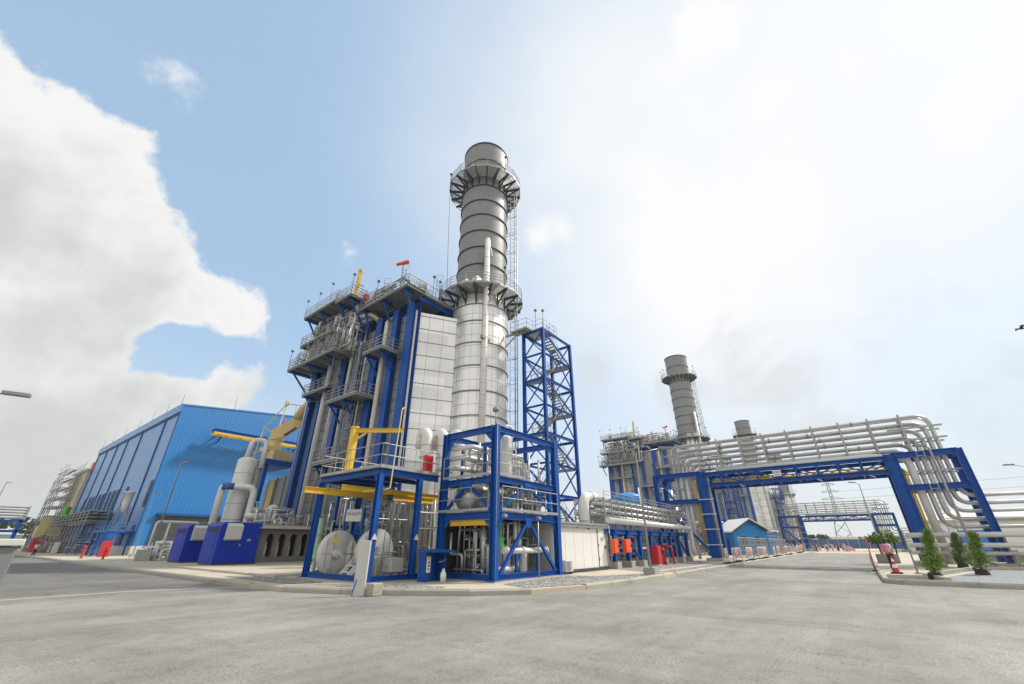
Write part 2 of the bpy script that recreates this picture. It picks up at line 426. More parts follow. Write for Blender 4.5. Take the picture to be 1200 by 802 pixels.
# plot across the road
redge = [(112, .6), (60, .35), (34, .1), (27.2, -.05), (26.6, -.7), (26.55, -3), (26.6, -60)]
struct('footpath', M().prism([(x, y, -.02) for x, y in redge + [(112, -60)]][::-1], (0, 0, G)), 'slab')
kerb('kerb_footpath', redge, step=2.4, seed=5)
struct('planting_strip', M().add([(x, y, G + .006) for x, y in [(27.0, -2.4), (29.6, -2.2), (40.5, -5.2), (40.5, -7.4), (35, -12), (27.0, -30)]], [tuple(range(6))]), 'gravel_pale')
struct('kerb_planting', M().beam((27.2, -2.2, .17), (30.3, -1.7, .17), .22, .28).beam((30.4, -1.7, .17), (41.2, -4.9, .17), .22, .28).beam((41.2, -5.0, .17), (41.2, -22, .17), .22, .28).box(28.3, -1.65, .05, 28.6, -.2, .3), 'concrete')
m = M(); vs = []; fs = []
rnd = random.Random(3)
n = 60
for i in range(n + 1):
    y = -260 + i * 12; h = 7.5 + 2.5 * math.sin(i * .5) + rnd.uniform(-.6, .6)
    if y < -20 or y > 46: h *= .55
    vs += [(330, y, -.1), (352, y, h), (400, y, h * 1.05), (440, y, -.1)]
for i in range(n):
    for k in range(3): fs.append((4 * i + k, 4 * i + 4 + k, 4 * i + 5 + k, 4 * i + 1 + k))
struct('embankment_hill', m.add(vs, fs, True), 'bank')
m = M(); vs = []; fs = []
for i in range(61):
    t = i / 60; a = -1.2 + 4.2 * t; R = 760
    h = 8 + 5 * math.sin(i * .7) + 3 * math.sin(i * 1.9 + 1)
    vs += [(R * math.cos(a), R * math.sin(a), -2), (R * 1.02 * math.cos(a), R * 1.02 * math.sin(a), h), (R * 1.2 * math.cos(a), R * 1.2 * math.sin(a), h * .9)]
for i in range(60):
    for k in range(2): fs.append((3 * i + k, 3 * i + 3 + k, 3 * i + 4 + k, 3 * i + 1 + k))
struct('hills', m.add(vs, fs, True), 'hill')

# ------------------------------------------------------------------ steel frame at the corner
FX0, FX1, FY0, FY1 = 15.0, 20.1, 12.75, 16.1
fr = thing('equipment_tower', 'blue two-storey steel frame on the plot corner carrying a silver drum vessel', 'steel frame', (15, 12.75, G))
for x in (FX0, FX1):
    for y in (FY0, FY1):
        M().ib((x, y, G), (x, y, 6.8), .30, .30, .03, roll=(0, 1, 0)).box(x - .24, y - .24, G + .045, x + .24, y + .24, G + .09).build('post', 'blue_steel', fr)
def hbeam(p, q, w, h, name='beam', m='blue_steel', par=None): return M().ib(p, q, w, h, .028).build(name, m, par)
for z, h in ((6.63, .30), (4.28, .27), (2.74, .30), (.32, .22)):
    for y in (FY0, FY1): hbeam((FX0 + .15, y, z), (FX1 - .15, y, z), .2, h, par=fr)
    for x in (FX0, FX1): hbeam((x, FY0 + .15, z), (x, FY1 - .15, z), .2, h, par=fr)
for x in (16.7, 18.4):
    for z in (2.70, 4.26): hbeam((x, FY0 + .1, z), (x, FY1 - .1, z), .16, .22, 'joist', par=fr)
for z in (6.62,): hbeam((17.5, FY0 + .1, z), (17.5, FY1 - .1, z), .16, .2, 'joist', par=fr)
def gusset(x, y, z, dx, dy, s): 
    o = V((x, y, z)); a = V((dx, dy, 0)); n = V((dy, dx, 0)) * .012
    return M().prism([o + n, o + a * s + n, o - Z * s + n], n * -2)
for z, s in ((6.48, .55), (2.6, .5)):
    for x, dx in ((FX0 + .15, 1), (FX1 - .15, -1)): gusset(x, FY0, z, dx, 0, s).build('haunch', 'blue_steel', fr)
    for y, dy in ((FY0 + .15, 1), (FY1 - .15, -1)): gusset(FX0, y, z, 0, dy, s).build('haunch', 'blue_steel', fr)
for a, b in (((17.45, FY0, 2.56), (15.4, FY0, .42)), ((17.55, FY0, 2.56), (19.75, FY0, .42)), ((17.35, FY0, 4.13), (15.3, FY0, 3.0)), ((17.6, FY0, 4.13), (19.8, FY0, 3.0)),
             ((FX0, 14.5, 4.13), (FX0, 15.9, 3.0)), ((FX0, 14.4, 4.13), (FX0, 13.0, 3.0)), ((FX1, 14.5, 2.56), (FX1, 15.9, .42)), ((FX0 + .1, FY0 + .1, 6.6), (FX1 - .1, FY1 - .1, 6.6))):
    M().beam(a, b, .13, .13).build('brace', 'blue_steel', fr)
for c, d in (((17.5, FY0 - .08, 4.1), (1, 0)), ((17.5, FY0 - .08, 2.5), (1, 0)), ((FX0 - .08, 14.45, 4.1), (0, 1))):
    o = V(c); a = V((d[0], d[1], 0)) * .33; t = V((d[1], d[0], 0)) * .02
    M().prism([o - a + Z * .2, o + a + Z * .2, o + a * .45 - Z * .22, o - a * .45 - Z * .22], t).build('gusset_plate', 'blue_steel', fr)
M().box(FX0 + .1, FY0 + .1, 2.9, FX1 - .1, FY1 - .1, 2.94).build('deck', 'galv_dark', fr)
M().box(FX0 + .1, FY0 + .1, 4.425, 17.3, 14.1, 4.455).box(FX0 + .1, 15.85, 4.425, FX1 - .1, FY1 - .1, 4.455).build('deck', 'galv_dark', fr)
M().rail([(14.78, 16.2, 2.93), (14.78, 12.95, 2.93)]).build('railing', 'galv', fr)
M().rail([(15.3, 12.55, 2.93), (19.95, 12.55, 2.93)]).build('railing', 'galv', fr)
M().rail([(14.8, 16.0, 4.46), (14.8, 12.95, 4.46)]).build('railing', 'galv', fr)
M().rail([(15.2, 12.62, 4.46), (17.0, 12.62, 4.46), (17.0, 14.0, 4.46)]).build('railing', 'galv', fr)
M().ib((15.05, 15.55, 2.46), (15.05, 12.95, 2.46), .16, .24, .02).build('hoist_beam', 'yellow', fr)
M().tube([(14.92, 12.58, .2), (14.92, 12.58, 7.05)], .018, 5).tube([(18.0, 12.5, .2), (18.0, 12.5, 2.6)], .035, 6).build('conduit', 'galv', fr)
for x in (15.35, 18.0):
    f = M().box(x - .09, 12.36, 2.66, x + .09, 12.54, 2.78).beam((x, 12.58, 2.8), (x, 12.45, 2.8), .04).build('flood_light', 'galv', fr)
lamp = M().tube([(15.15, 12.9, 6.8), (15.15, 12.9, 7.55)], .03, 6).build('lamp_pole', 'galv', fr)
M().lathe((15.15, 12.9, 7.5), Z, [(0, 0), (.16, .03), (.17, .16), (.1, .24), (0, .25)], 12).build('lamp_head', 'galv_dark', lamp)

t = thing('drum_vessel', 'silver horizontal drum vessel with domed ends on the middle deck', 'vessel', (17, 14.6, 2.94))
M().vessel((15.15, 15.0, 3.68), (1, 0, 0), .72, 3.8).build('shell', 'pipe_clad', t)
for x in (16.0, 17.7):
    M().box(x - .1, 14.5, 2.94, x + .1, 15.5, 3.25).build('saddle', 'blue_steel', t)
m = M()
for x in (16.0, 16.9, 17.7): m.cut().lathe((x, 15.0, 3.68), (1, 0, 0), [(.725, -.02), (.735, -.02), (.735, .02), (.725, .02)], 24)
m.build('band', 'galv_dark', t)
m = M()
for x in (15.9, 18.0): m.cut().cyl((x, 14.3, 3.68), (0, -1, 0), .12, .2, 12).cyl((x, 14.12, 3.68), (0, -1, 0), .2, .05, 12)
m.build('nozzle', 'galv', t)
t = thing('upright_tank', 'slim white upright tank with railing standing on the top deck', 'tank', (16.75, 13.55, 4.46))
M().vessel((16.75, 13.55, 4.6), Z, .31, 2.1, 20).build('shell', 'pipe_white', t)
M().cyl((16.75, 13.55, 4.46), Z, .3, .25, 16).build('skirt', 'galv', t)
M().tube([(16.75, 13.55, 6.9), (16.75, 13.55, 7.25), (17.25, 13.55, 7.25), (17.25, 13.55, 4.5)], .06, 8, bend=.15).build('outlet_pipe', 'pipe_white', t)
t = thing('pipe_manifold', 'white pipes and valves crossing the top deck of the corner frame', 'pipework', (17.5, 14.8, 4.46))
m = M()
for i, (y, z, r) in enumerate(((14.4, 6.0, .13), (15.0, 5.55, .15), (15.6, 5.1, .14), (15.3, 6.2, .08))):
    m.cut().tube([(15.2, y + 1.3, z), (15.2, y + .1, z), (19.3, y, z), (19.3, y, 4.5)], r, 10, bend=.3)
m.build('pipe', 'pipe_white', t)
a, v = jungle(11, 15.3, 14.2, 4.46, 19.8, 16.0, 6.3, 26, .025, .07)
a.build('small_pipes', 'pipe_clad', t); v.build('valves', 'galv_dark', t)
M().beam((16.0, 14.3, 4.46), (16.0, 14.3, 6.2), .12).beam((16.0, 15.9, 4.46), (16.0, 15.9, 6.2), .12).beam((18.0, 14.6, 4.46), (18.0, 14.6, 6.2), .12).beam((16.0, 14.3, 6.2), (16.0, 15.9, 6.2), .12).build('support', 'blue_steel', t)
a, v = jungle(13, 17.2, 13.2, 2.98, 19.8, 14.1, 4.2, 40, .02, .055, .5); a.build('small_pipes', 'pipe_clad', t); v.build('valves', 'galv_dark', t)
a, v = jungle(14, 17.4, 13.3, 4.5, 19.8, 15.9, 6.1, 36, .02, .06, .5); a.build('small_pipes', 'pipe_white', t); v.build('valves', 'galv', t)
a, v = jungle(15, 15.4, 13.2, 2.98, 17.0, 14.1, 3.7, 14, .018, .04, .5); a.build('small_pipes', 'galv', t); v.build('valves', 'blue_steel', t)
t = thing('valve_skid', 'tangle of grey pipes and valves under the drum vessel', 'pump skid', (17, 14.5, G))
a, v = jungle(5, 15.4, 13.3, .25, 18.0, 15.9, 2.5, 70, .02, .07, .6)
a.build('pipework', 'pipe_clad', t); v.build('valves', 'galv_dark', t)
M().box(15.5, 13.5, .2, 17.4, 15.5, .32).build('base', 'blue_steel', t)
m = M()
for x, y, h in ((15.75, 14.0, 1.9), (16.35, 13.6, 1.6), (16.7, 14.4, 2.1), (16.1, 14.9, 2.3)): m.cut().cyl((x, y, .32), Z, .1, h, 12).cyl((x, y, .32 + h * .6), Z, .15, .06, 12)
m.build('upright_pipe', 'pipe_clad', t)
M().tube([(15.4, 13.25, .55), (17.2, 13.25, .55), (17.2, 13.25, 1.2)], .14, 10, bend=.3).build('header_pipe', 'pipe_white', t)
M().tube([(17.2, 13.3, 1.75), (17.2, 13.3, 2.6)], .09, 10).tube([(17.5, 13.3, 1.2), (17.5, 13.3, 2.6)], .09, 10).build('riser_pipe', 'pipe_white', t)
g = M().cyl((16.15, 13.35, 1.35), Z, .17, .5, 12).cyl((16.15, 13.35, 1.85), Z, .06, .5, 8).lathe((16.15, 13.35, 2.35), Z, [(.12, 0), (.14, .12), (.05, .2), (0, .2)], 10).build('actuator', 'green', t)
m = M().tube([(15.95, 13.0, 1.3), (19.4, 13.0, 1.3)], .13, 12)
for x in (16.1, 17.3, 19.3): m.cyl((x, 13.0, 1.3), (1, 0, 0), .19, .06, 12)
t = tag(thing('cooling_pipe', 'grey flanged pipe on blue stands behind the inverted V brace', 'pipe', (17.6, 13, G)), 'grey flanged pipe on blue stands behind the inverted V brace', 'pipe')
m.build('pipe', 'pipe_white', t)
for x in (16.9, 18.6):
    M().beam((x, 13.0, G), (x, 13.0, 1.17), .12).beam((x, 13.0, .75), (x + .3, 13.0, 1.15), .06).build('stand', 'blue_steel', t)
for i, x in enumerate((16.45, 17.75)):
    t = thing('bladder_vessel', ['small white bottle vessel nearest the corner post under the frame', 'small white bottle vessel behind the middle pipe stand'][i], 'vessel', (x + .3, 13.5, G), group='bottle vessels under the frame')
    M().vessel((x + .3, 13.5, .35), Z, .22, 1.15, 16).build('shell', 'pipe_white', t)
    M().cyl((x + .3, 13.5, G), Z, .08, .25, 8).build('foot', 'blue_steel', t)
t = thing('pump_set', 'dim pump room equipment and pipes against the container wall', 'pump skid', (18.8, 15, G))
a, v = jungle(17, 17.8, 13.6, .25, 19.8, 15.9, 2.5, 40, .02, .06, .6)
a.build('pipework', 'galv', t); v.build('valves', 'galv_dark', t)
M().box(19.82, 13.0, .2, 19.9, 15.9, 2.55).build('back_panel', 'offwhite', t)
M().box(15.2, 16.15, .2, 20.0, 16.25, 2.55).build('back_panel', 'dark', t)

# ------------------------------------------------------------------ white container room and its cooler
t = thing('container_room', 'white walled container room with a narrow door at its far end', 'container', (23.7, 14.6, G))
M().box(20.55, 13.3, .32, 26.75, 15.9, 2.62).build('wall', 'white', t)
m = M()
for i in range(4): m.cut().box(21.75 + i * 1.0, 13.293, .34, 21.765 + i * 1.0, 13.30, 2.6)
m.build('panel_joint', 'offwhite', t)
for z in (.7, 1.45, 2.2): M().box(25.6, 13.25, z, 25.66, 13.268, z + .14).build('hinge', 'galv_dark', t)
M().box(26.0, 13.255, 1.75, 26.2, 13.268, 1.95).build('door_plate', 'galv', t)
M().box(20.45, 13.12, 2.623, 26.95, 16.05, 2.72).build('roof', 'galv', t)
M().box(20.6, 13.2, .17, 26.8, 15.95, .318).build('base_frame', 'dark', t)
d = M().box(25.62, 13.27, .36, 26.55, 13.298, 2.5).build('door', 'white', t)
M().box(26.4, 13.2, 1.3, 26.47, 13.265, 1.5).build('handle', 'dark', d)
M().box(25.55, 13.285, .33, 25.60, 13.30, 2.6).box(25.62, 13.285, 2.515, 26.55, 13.30, 2.535).build('door_seal', 'dark', t)
M().box(26.7, 13.2, .3, 26.85, 13.35, 2.62).tube([(27.0, 13.15, .2), (27.0, 13.15, 2.7)], .04, 6).build('corner_post', 'galv', t)
M().box(23.0, 13.18, 2.42, 23.12, 13.297, 2.56).box(24.4, 13.2, 2.38, 24.47, 13.297, 2.46).build('wall_lamp', 'dark', t)
M().box(20.5, 13.15, 2.45, 26.9, 13.19, 2.62).build('fascia', 'galv_dark', t)
t = thing('air_conditioner', 'small white outdoor cooler unit on the gravel by the white container wall', 'air conditioner', (21.35, 13.0, G))
M().box(20.98, 12.86, .26, 21.72, 13.16, .80).build('case', 'offwhite', t, bevel=.02)
m = M()
for i in range(9): m.box(21.05, 12.845, .32 + i * .05, 21.5, 12.858, .345 + i * .05)
m.build('grille', 'galv_dark', t)
M().box(21.0, 12.9, G, 21.06, 13.15, .26).box(21.64, 12.9, G, 21.7, 13.15, .26).build('foot', 'dark', t)

# ------------------------------------------------------------------ shelter with roof deck
sh = thing('steel_shelter', 'blue open steel shelter with railed roof deck and yellow hoist beams', 'steel shelter', (13, 18.8, G))
for x, y in ((11.4, 16.4), (13.65, 16.4), (11.4, 21.3), (13.65, 21.3), (14.7, 21.3)):
    M().ib((x, y, G), (x, y, 4.42), .24, .24, .025, roll=(0, 1, 0)).box(x - .2, y - .2, G + .045, x + .2, y + .2, G + .08).build('post', 'blue_steel', sh)
for z, h in ((4.52, .26), (.3, .2)):
    hbeam((11.4, 16.4, z), (14.82, 16.4, z), .18, h, par=sh); hbeam((11.4, 16.5, z), (11.4, 21.4, z), .18, h, par=sh)
    hbeam((11.4, 21.3, z), (14.82, 21.3, z), .18, h - .01, par=sh)
for y in (17.9, 19.6): hbeam((11.5, y, 4.46), (14.8, y, 4.46), .14, .2, 'joist', par=sh)
M().box(11.2, 16.25, 4.66, 14.85, 21.5, 4.70).build('deck', 'galv_dark', sh)
M().rail([(14.7, 16.3, 4.7), (11.26, 16.3, 4.7), (11.26, 21.45, 4.7), (14.7, 21.45, 4.7)]).build('railing', 'galv', sh)
M().ib((9.55, 19.3, 3.78), (17.2, 19.3, 3.78), .17, .26, .025).build('hoist_beam', 'yellow', sh)
M().ib((10.5, 17.9, 3.86), (16.5, 17.9, 3.86), .17, .24, .025).build('hoist_beam', 'yellow', sh)
M().box(13.0, 17.8, 3.5, 13.25, 18.0, 3.75).tube([(13.12, 17.9, 3.5), (13.12, 17.9, 3.2)], .02, 5).build('hoist_trolley', 'dark', sh)
for y, dy in ((16.55, 1), (21.15, -1)): gusset(11.4, y, 4.4, 0, dy, .4).build('haunch', 'blue_steel', sh)
M().prism([(11.26, 16.26, 1.75), (11.54, 16.26, 1.75), (11.4, 16.26, 2.0)], (0, -.01, 0)).prism([(13.51, 16.26, 1.75), (13.79, 16.26, 1.75), (13.65, 16.26, 2.0)], (0, -.01, 0)).build('warning_plate', 'white', sh)
t = thing('jib_crane', 'yellow jib crane with a cranked arm on the shelter deck', 'jib crane', (11.55, 19.4, 4.7))
M().box(11.40, 19.25, 4.7, 11.70, 19.55, 6.95).build('mast', 'yellow', t)
M().ib((11.42, 19.55, 6.85), (13.1, 17.4, 6.85), .13, .22, .02).beam((11.6, 19.32, 6.35), (11.95, 18.9, 6.75), .07, .1).build('arm', 'yellow', t)
M().box(11.2, 19.05, 4.7, 11.9, 19.75, 4.74).build('base_plate', 'yellow', t)
M().cyl((11.55, 19.4, 6.95), Z, .2, .1, 12).build('pivot', 'yellow', t)
t = tag(M().tube([(11.25, 17.35, 3.7), (11.6, 16.18, 3.75), (11.75, 16.1, 3.8), (11.9, 16.1, 7.5), (12.15, 16.2, 7.6), (12.2, 16.3, 7.3)], .03, 7, bend=.1).build('gas_pipe', 'pale_yellow'), 'thin pale yellow pipe bending up past the shelter roof railing', 'pipe')
t = thing('hose_cabinet', 'red cabinet on the shelter deck beside the corner frame', 'cabinet', (14.6, 17.0, 4.7))
M().box(14.35, 16.85, 4.75, 14.8, 17.15, 5.75).build('body', 'red', t, bevel=.02); M().box(14.40, 16.83, 4.85, 14.75, 16.848, 5.65).build('door', 'red', t)
M().box(14.4, 16.9, 4.7, 14.75, 17.1, 4.75).build('foot', 'dark', t)
t = thing('valve_box', 'low red valve box behind the shelter deck railing', 'box', (12.2, 17.6, 4.7))
M().box(11.85, 17.4, 4.7, 12.5, 17.9, 4.92).build('body', 'red', t, bevel=.02); M().cyl((12.2, 17.65, 4.92), Z, .1, .08, 10).build('cap', 'red', t)
t = thing('deck_pipework', 'grey pipes and fittings lying across the shelter roof deck', 'pipework', (13, 19, 4.7))
a, v = jungle(23, 12.4, 18.6, 4.72, 14.8, 21.2, 5.3, 6, .03, .06, .3); a.build('pipes', 'pipe_clad', t); v.build('valves', 'galv_dark', t)
for i in range(3):
    x, y = 20.2 + i * .95, 23.9 - i * .72
    t = thing('vent_duct', ['fat white goose-neck vent duct nearest the jib crane', 'fat white goose-neck vent duct in the middle of three', 'fat white goose-neck vent duct nearest the chimney stack'][i], 'vent duct', (x, y, G), group='three goose-neck vent ducts')
    M().tube([(x, y, G), (x, y, 9.15), (x + .25, y + .95, 9.15), (x + .25, y + .95, 8.0)], .40, 16, bend=.62).build('duct', 'pipe_white', t)
    M().cyl((x, y, 7.2), Z, .45, .08, 16).cyl((x, y, 8.1), Z, .43, .05, 16).build('flange', 'galv', t)
    M().box(x - .6, y - .6, G, x + .6, y + .6, G + .4).build('footing', 'concrete', t)
# fan casings
for i, (x, y, z, r, lab) in enumerate(((12.0, 19.7, 1.18, .98, 'round grey fan casing with a motor hub and steps in front'), (13.0, 18.2, 1.24, 1.0, 'round grey fan casing with an open ring inlet behind the shelter post'))):
    t = thing('fan_casing', lab, 'fan casing', (x, y, G), group='two round fan casings')
    ax = V((.08, -1, 0)).normalized()
    M().lathe(V((x, y, z)), ax, [(0, 0), (r * .96, 0), (r, -.04), (r, -.32), (r * .96, -.36), (0, -.36)], 40).build('casing', 'offwhite', t)
    sd = ax.cross(Z)
    m = M()
    for k in (-2, -1, 1, 2): h = math.sqrt(r * r - (k * .36) ** 2) * .97; c = V((x, y, z)) + sd * k * .36; m.beam(c - Z * h, c + Z * h, .012, .05, roll=ax)
    m.beam(V((x, y, z)) - sd * r * .97, V((x, y, z)) + sd * r * .97, .05, .012)
    m.build('stiffener', 'galv', t)
    hc = V((x, y, z)) + sd * (.22 if i == 0 else .25) + ax * .005
    if i == 0:
        M().cyl(hc, ax, .2, .3, 18).cyl(hc + ax * .3, ax, .13, .12, 14).build('hub', 'offwhite', t)
        M().box(x - .62, y - .4, 1.62, x - .42, y - .38, 1.82).build('warning_plate', 'yellow', t)
        q = V((x, y, 0)) + ax * .2
        M().stair((11.75, 18.75, .2), (12.45, 18.75, .95), ax, .55, rails=False).build('steps', 'white', t)
    else:
        M().lathe(hc, ax, [(.2, 0), (.2, .22), (.3, .22), (.3, .3), (.2, .3), (.16, 0)], 24).lathe(hc + ax * .01, ax, [(0, 0), (.2, 0)], 24).build('inlet_ring', 'white', t)
        q = V((x, y, G)) + ax * .55 + sd * .1
        M().rail([q - sd * .5, q + sd * .7], 1.0, .4).build('guard_rail', 'galv', t)
    M().box(x - .5, y - .1, G, x - .3, y + .5, z - r * .6).box(x + .3, y - .1, G, x + .5, y + .5, z - r * .6).build('pedestal', 'galv', t)
t = thing('plant_sign', 'white sign with dark lettering on a blue stand above the fans', 'sign', (13.0, 20.4, G))
M().beam((12.6, 20.6, G), (12.6, 20.6, 3.2), .1).beam((13.3, 20.1, G), (13.3, 20.1, 3.2), .1).build('post', 'blue_steel', t)
d = (V((.617, -.787, 0))); c = V((12.72, 20.12, 2.88)); nn = V((-.787, -.617, 0))
M().frame(c, d * .38, nn * .02, Z * .28).build('board', 'white', t)
text('SIHAZM', .19, c + nn * .023 + Z * .06, (PI / 2, 0, math.atan2(d.y, d.x)), 'black', t, ext=.002)
M().box(12.4, 20.0, 2.0, 13.6, 20.9, 2.12).build('shelf', 'blue_steel', t)
t = thing('coolant_pipes', 'bank of bright upright pipes behind the shelter posts', 'pipe bank', (16, 20, G))
rnd = random.Random(8); m = M(); m2 = M()
for i in range(13):
    x = 14.9 + i * .2; y = 19.6 + rnd.uniform(-.3, .3); m.cut().tube([(x, y, .2), (x, y, 3.4 + rnd.uniform(0, .8)), (x, y + 1.2, 4.2)], rnd.uniform(.045, .08), 8, bend=.2)
m.build('pipe', 'pipe_clad', t)
a, v = jungle(31, 13.0, 18.6, .3, 18.8, 21.8, 4.3, 90, .02, .06, .75); a.build('small_pipes', 'galv', t); v.build('valves', 'galv_dark', t)
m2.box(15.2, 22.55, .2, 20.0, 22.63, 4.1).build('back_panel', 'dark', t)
t = thing('equipment_trolley', 'grey square tank on castors between the shelter posts', 'tank', (13.7, 17.6, G))
M().box(13.3, 17.4, .42, 14.0, 18.1, 1.0).build('tank', 'offwhite', t, bevel=.03); M().cyl((13.65, 17.75, 1.0), Z, .12, .06, 12).build('lid', 'galv', t)
for x in (13.4, 13.9): M().cyl((x, 17.5, G + .1), (0, 1, 0), .09, .06, 10).build('castor', 'black', t); M().beam((x, 17.6, .2), (x, 17.6, .43), .05).build('leg', 'galv', t)
t = tag(M().tube([(14.2, 16.85, G), (14.2, 16.85, 2.15)], .1, 12).cyl((14.2, 16.85, 2.15), Z, .13, .06, 12).box(14.0, 16.65, G, 14.4, 17.05, G + .25).build('duct_post', 'tan'), 'tan round post pipe beside the grey square tank', 'pipe')
t = thing('valve_station', 'blue and grey valve station with pipes behind the far shelter post', 'valve station', (12, 22.5, G))
a, v = jungle(41, 12.6, 21.5, .3, 16.5, 22.5, 3.8, 70, .02, .06, .7); a.build('pipework', 'pipe_clad', t); v.build('valves', 'galv_dark', t)
M().beam((12.8, 22, .2), (12.8, 22, 4.1), .14).beam((13.9, 22, .2), (13.9, 22, 4.1), .14).beam((12.8, 22, 2.4), (16, 22, 2.4), .14).beam((12.8, 22, 1.2), (13.9, 22, 1.2), .1).build('frame', 'blue_steel', t)
M().cyl((12.3, 22.3, .9), Z, .17, 1.9, 14).cyl((12.3, 22.3, 2.0), Z, .24, .08, 14).cyl((12.3, 22.3, .2), Z, .1, .7, 10).build('filter_pot', 'pale_green', t)
M().ladder((14.3, 22.6, .2), (14.3, 22.6, 4.2), (1, -.2, 0), .6).ladder((13.5, 22.8, .2), (13.5, 22.8, 4.2), (1, -.2, 0), .5).build('ladder', 'galv', t)
t = thing('gate_valve', 'blue motor valve lying on the plinth beside the shelter base beam', 'valve', (11.9, 21.2, G))
M().cyl((11.75, 20.9, .36), (1, 0, 0), .16, .8, 12).build('body', 'blue_steel', t); M().cyl((12.1, 20.9, .5), Z, .1, .2, 10).build('bonnet', 'blue_steel', t)

# safety shower booth, board, bollards
t = thing('safety_shower', 'small blue roofed safety shower booth with a yellow and white placard', 'shower booth', (13.7, 15.1, G))
M().box(13.25, 15.06, G, 13.32, 15.5, 1.25).build('side_panel', 'blue_steel', t); M().box(13.33, 15.44, G, 14.35, 15.5, 1.25).build('back_panel', 'blue_steel', t)
M().box(14.21, 14.9, G, 14.27, 15.5, 1.25).build('side_panel', 'blue_steel', t)
M().prism([(13.12, 14.4, 1.26), (14.42, 14.4, 1.26), (14.42, 15.6, 1.31), (13.12, 15.6, 1.31)], (0, 0, .08)).build('roof', 'blue_steel', t)
M().box(13.25, 15.0, .2, 13.5, 15.05, 1.2).build('front_panel', 'blue_steel', t)
p = M().box(13.27, 14.98, .5, 13.48, 14.997, 1.1).build('placard', 'white', t)
M().box(13.29, 14.97, .98, 13.46, 14.978, 1.09).build('placard_band', 'yellow', p)
M().box(13.33, 14.97, .84, 13.42, 14.978, .92).box(13.32, 14.97, .72, 13.43, 14.978, .78).prism([(13.32, 14.976, .66), (13.42, 14.976, .66), (13.37, 14.976, .57)], (0, -.006, 0)).build('pictogram', 'dark', p)
M().tube([(13.8, 14.8, .9), (14.1, 14.9, .9), (14.3, 14.9, 1.0)], .025, 6, bend=.1).build('pipe', 'galv', t)
M().lathe((13.8, 14.5, G), Z, [(0, 0), (.12, 0), (.13, .3), (.06, .42), (.05, .5), (0, .5)], 12).build('eyewash_bottle', 'white', t)
t = thing('marker_board', 'narrow white upright board on a concrete foot at the kerb', 'marker board', (9.75, 14.05, 0))
d = V((.617, -.787, 0)); c = V((9.55, 14.1, .85))
M().frame(c, d * .2, V((.787, .617, 0)) * .06, Z * .85).build('board', 'offwhite', t, bevel=.015)
M().box(9.72, 13.55, 0, 10.12, 13.95, .38).build('foot', 'concrete', t, bevel=.03)
M().beam((9.36, 14.22, .02), (9.42, 14.14, .5), .03).build('cable', 'blue_light', t)

# ------------------------------------------------------------------ heat recovery boiler (first of four)
hb = thing('recovery_boiler', 'nearest tall boiler house with blue columns, railed platforms and an orange windsock', 'boiler', (22.5, 30, 0))
def hB(name, m, mb, **k): return mb.build(name, m, hb, **k)
hB('wall', 'silver_wall', M().box(22.5, 30.05, G, 35.9, 48.2, 23.0))
m = M(); z = 1.2
while z < 22.9:
    m.box(22.44, 30.4, z, 22.5, 48.2, z + .05); z += 1.05
for y in [31.2, 33.5, 37.0, 39.9, 42.6, 46.2]: m.box(22.455, y, G, 22.5, y + .05, 23)
hB('wall_seam', 'galv_dark', m)
for y, w in ((47.5, .75), (45.15, .45), (41.0, .6), (38.5, .5), (35.2, .7), (32.4, .6), (30.05, .7)):
    hB('column', 'blue_steel', M().ib((22.2, y, G), (22.2, y, 23.6), w * 1.4, 1.0, .09, roll=(1, 0, 0)))
for y in (47.5, 41, 35.2, 30.05):
    hB('column', 'blue_steel', M().ib((36.4, y, G), (36.4, y, 23.6), .6, .9, .09, roll=(1, 0, 0)))
for y, r in ((44.0, .27), (33.75, .24), (39.7, .16)):
    m = M().tube([(21.75, y, .8), (21.75, y, 22.6), (22.6, y, 23.6)], r, 12, bend=.6)
    for z in (4, 8, 12, 16, 20): m.cyl((21.75, y, z), Z, r * 1.12, .07, 12)
    hB('downcomer_pipe', 'pipe_white', m)
m = M(); rnd = random.Random(2)
for i in range(7):
    y = rnd.choice((36.4, 37.2, 39.6, 42.2, 46.2, 34.0)) + rnd.uniform(-.35, .35); x = rnd.uniform(20.9, 22.1)
    z0, z1 = rnd.uniform(.3, 5), rnd.uniform(12, 21); m.cut().tube([(x, y, z0), (x, y, z1), (22.5, y, z1 + .3)], rnd.uniform(.05, .12), 7, bend=.2)
hB('wall_pipes', 'pipe_clad', m)
a, v = jungle(51, 20.0, 37.6, 20.6, 22.3, 48.4, 26.6, 98, .04, .13, .6)
hB('header_pipes', 'pipe_clad', a)
q, u_ = jungle(52, 19.5, 39.5, 20.4, 21.0, 49.0, 23.4, 70, .02, .05, .7); hB('pipes', 'galv', q); hB('valves', 'galv_dark', u_)
q, u_ = jungle(53, 19.5, 38.0, 27.1, 22.4, 48.0, 28.6, 40, .02, .05, .6); hB('pipes', 'galv', q); hB('valves', 'galv_dark', u_); hB('header_valves', 'galv_dark', v)
hB('crossover_pipe', 'pipe_clad', M().tube([(21.4, 46.5, 21.5), (21.2, 44.5, 23.0), (20.9, 38.6, 24.3), (21.3, 36.2, 24.3), (22.8, 35.6, 23.0)], .36, 14, bend=1.2))
for i, (y, z0) in enumerate(((46.8, 20.3), (44.6, 20.3), (42.6, 20.3), (40.2, 20.3), (38.4, 20.3))):
    hB('riser_pipe', 'pipe_white', M().tube([(20.6 + .5 * (i % 2), y, z0), (20.6 + .5 * (i % 2), y, 26.0), (22.6, y, 26.6)], .2 + .05 * (i % 2), 10, bend=.5))
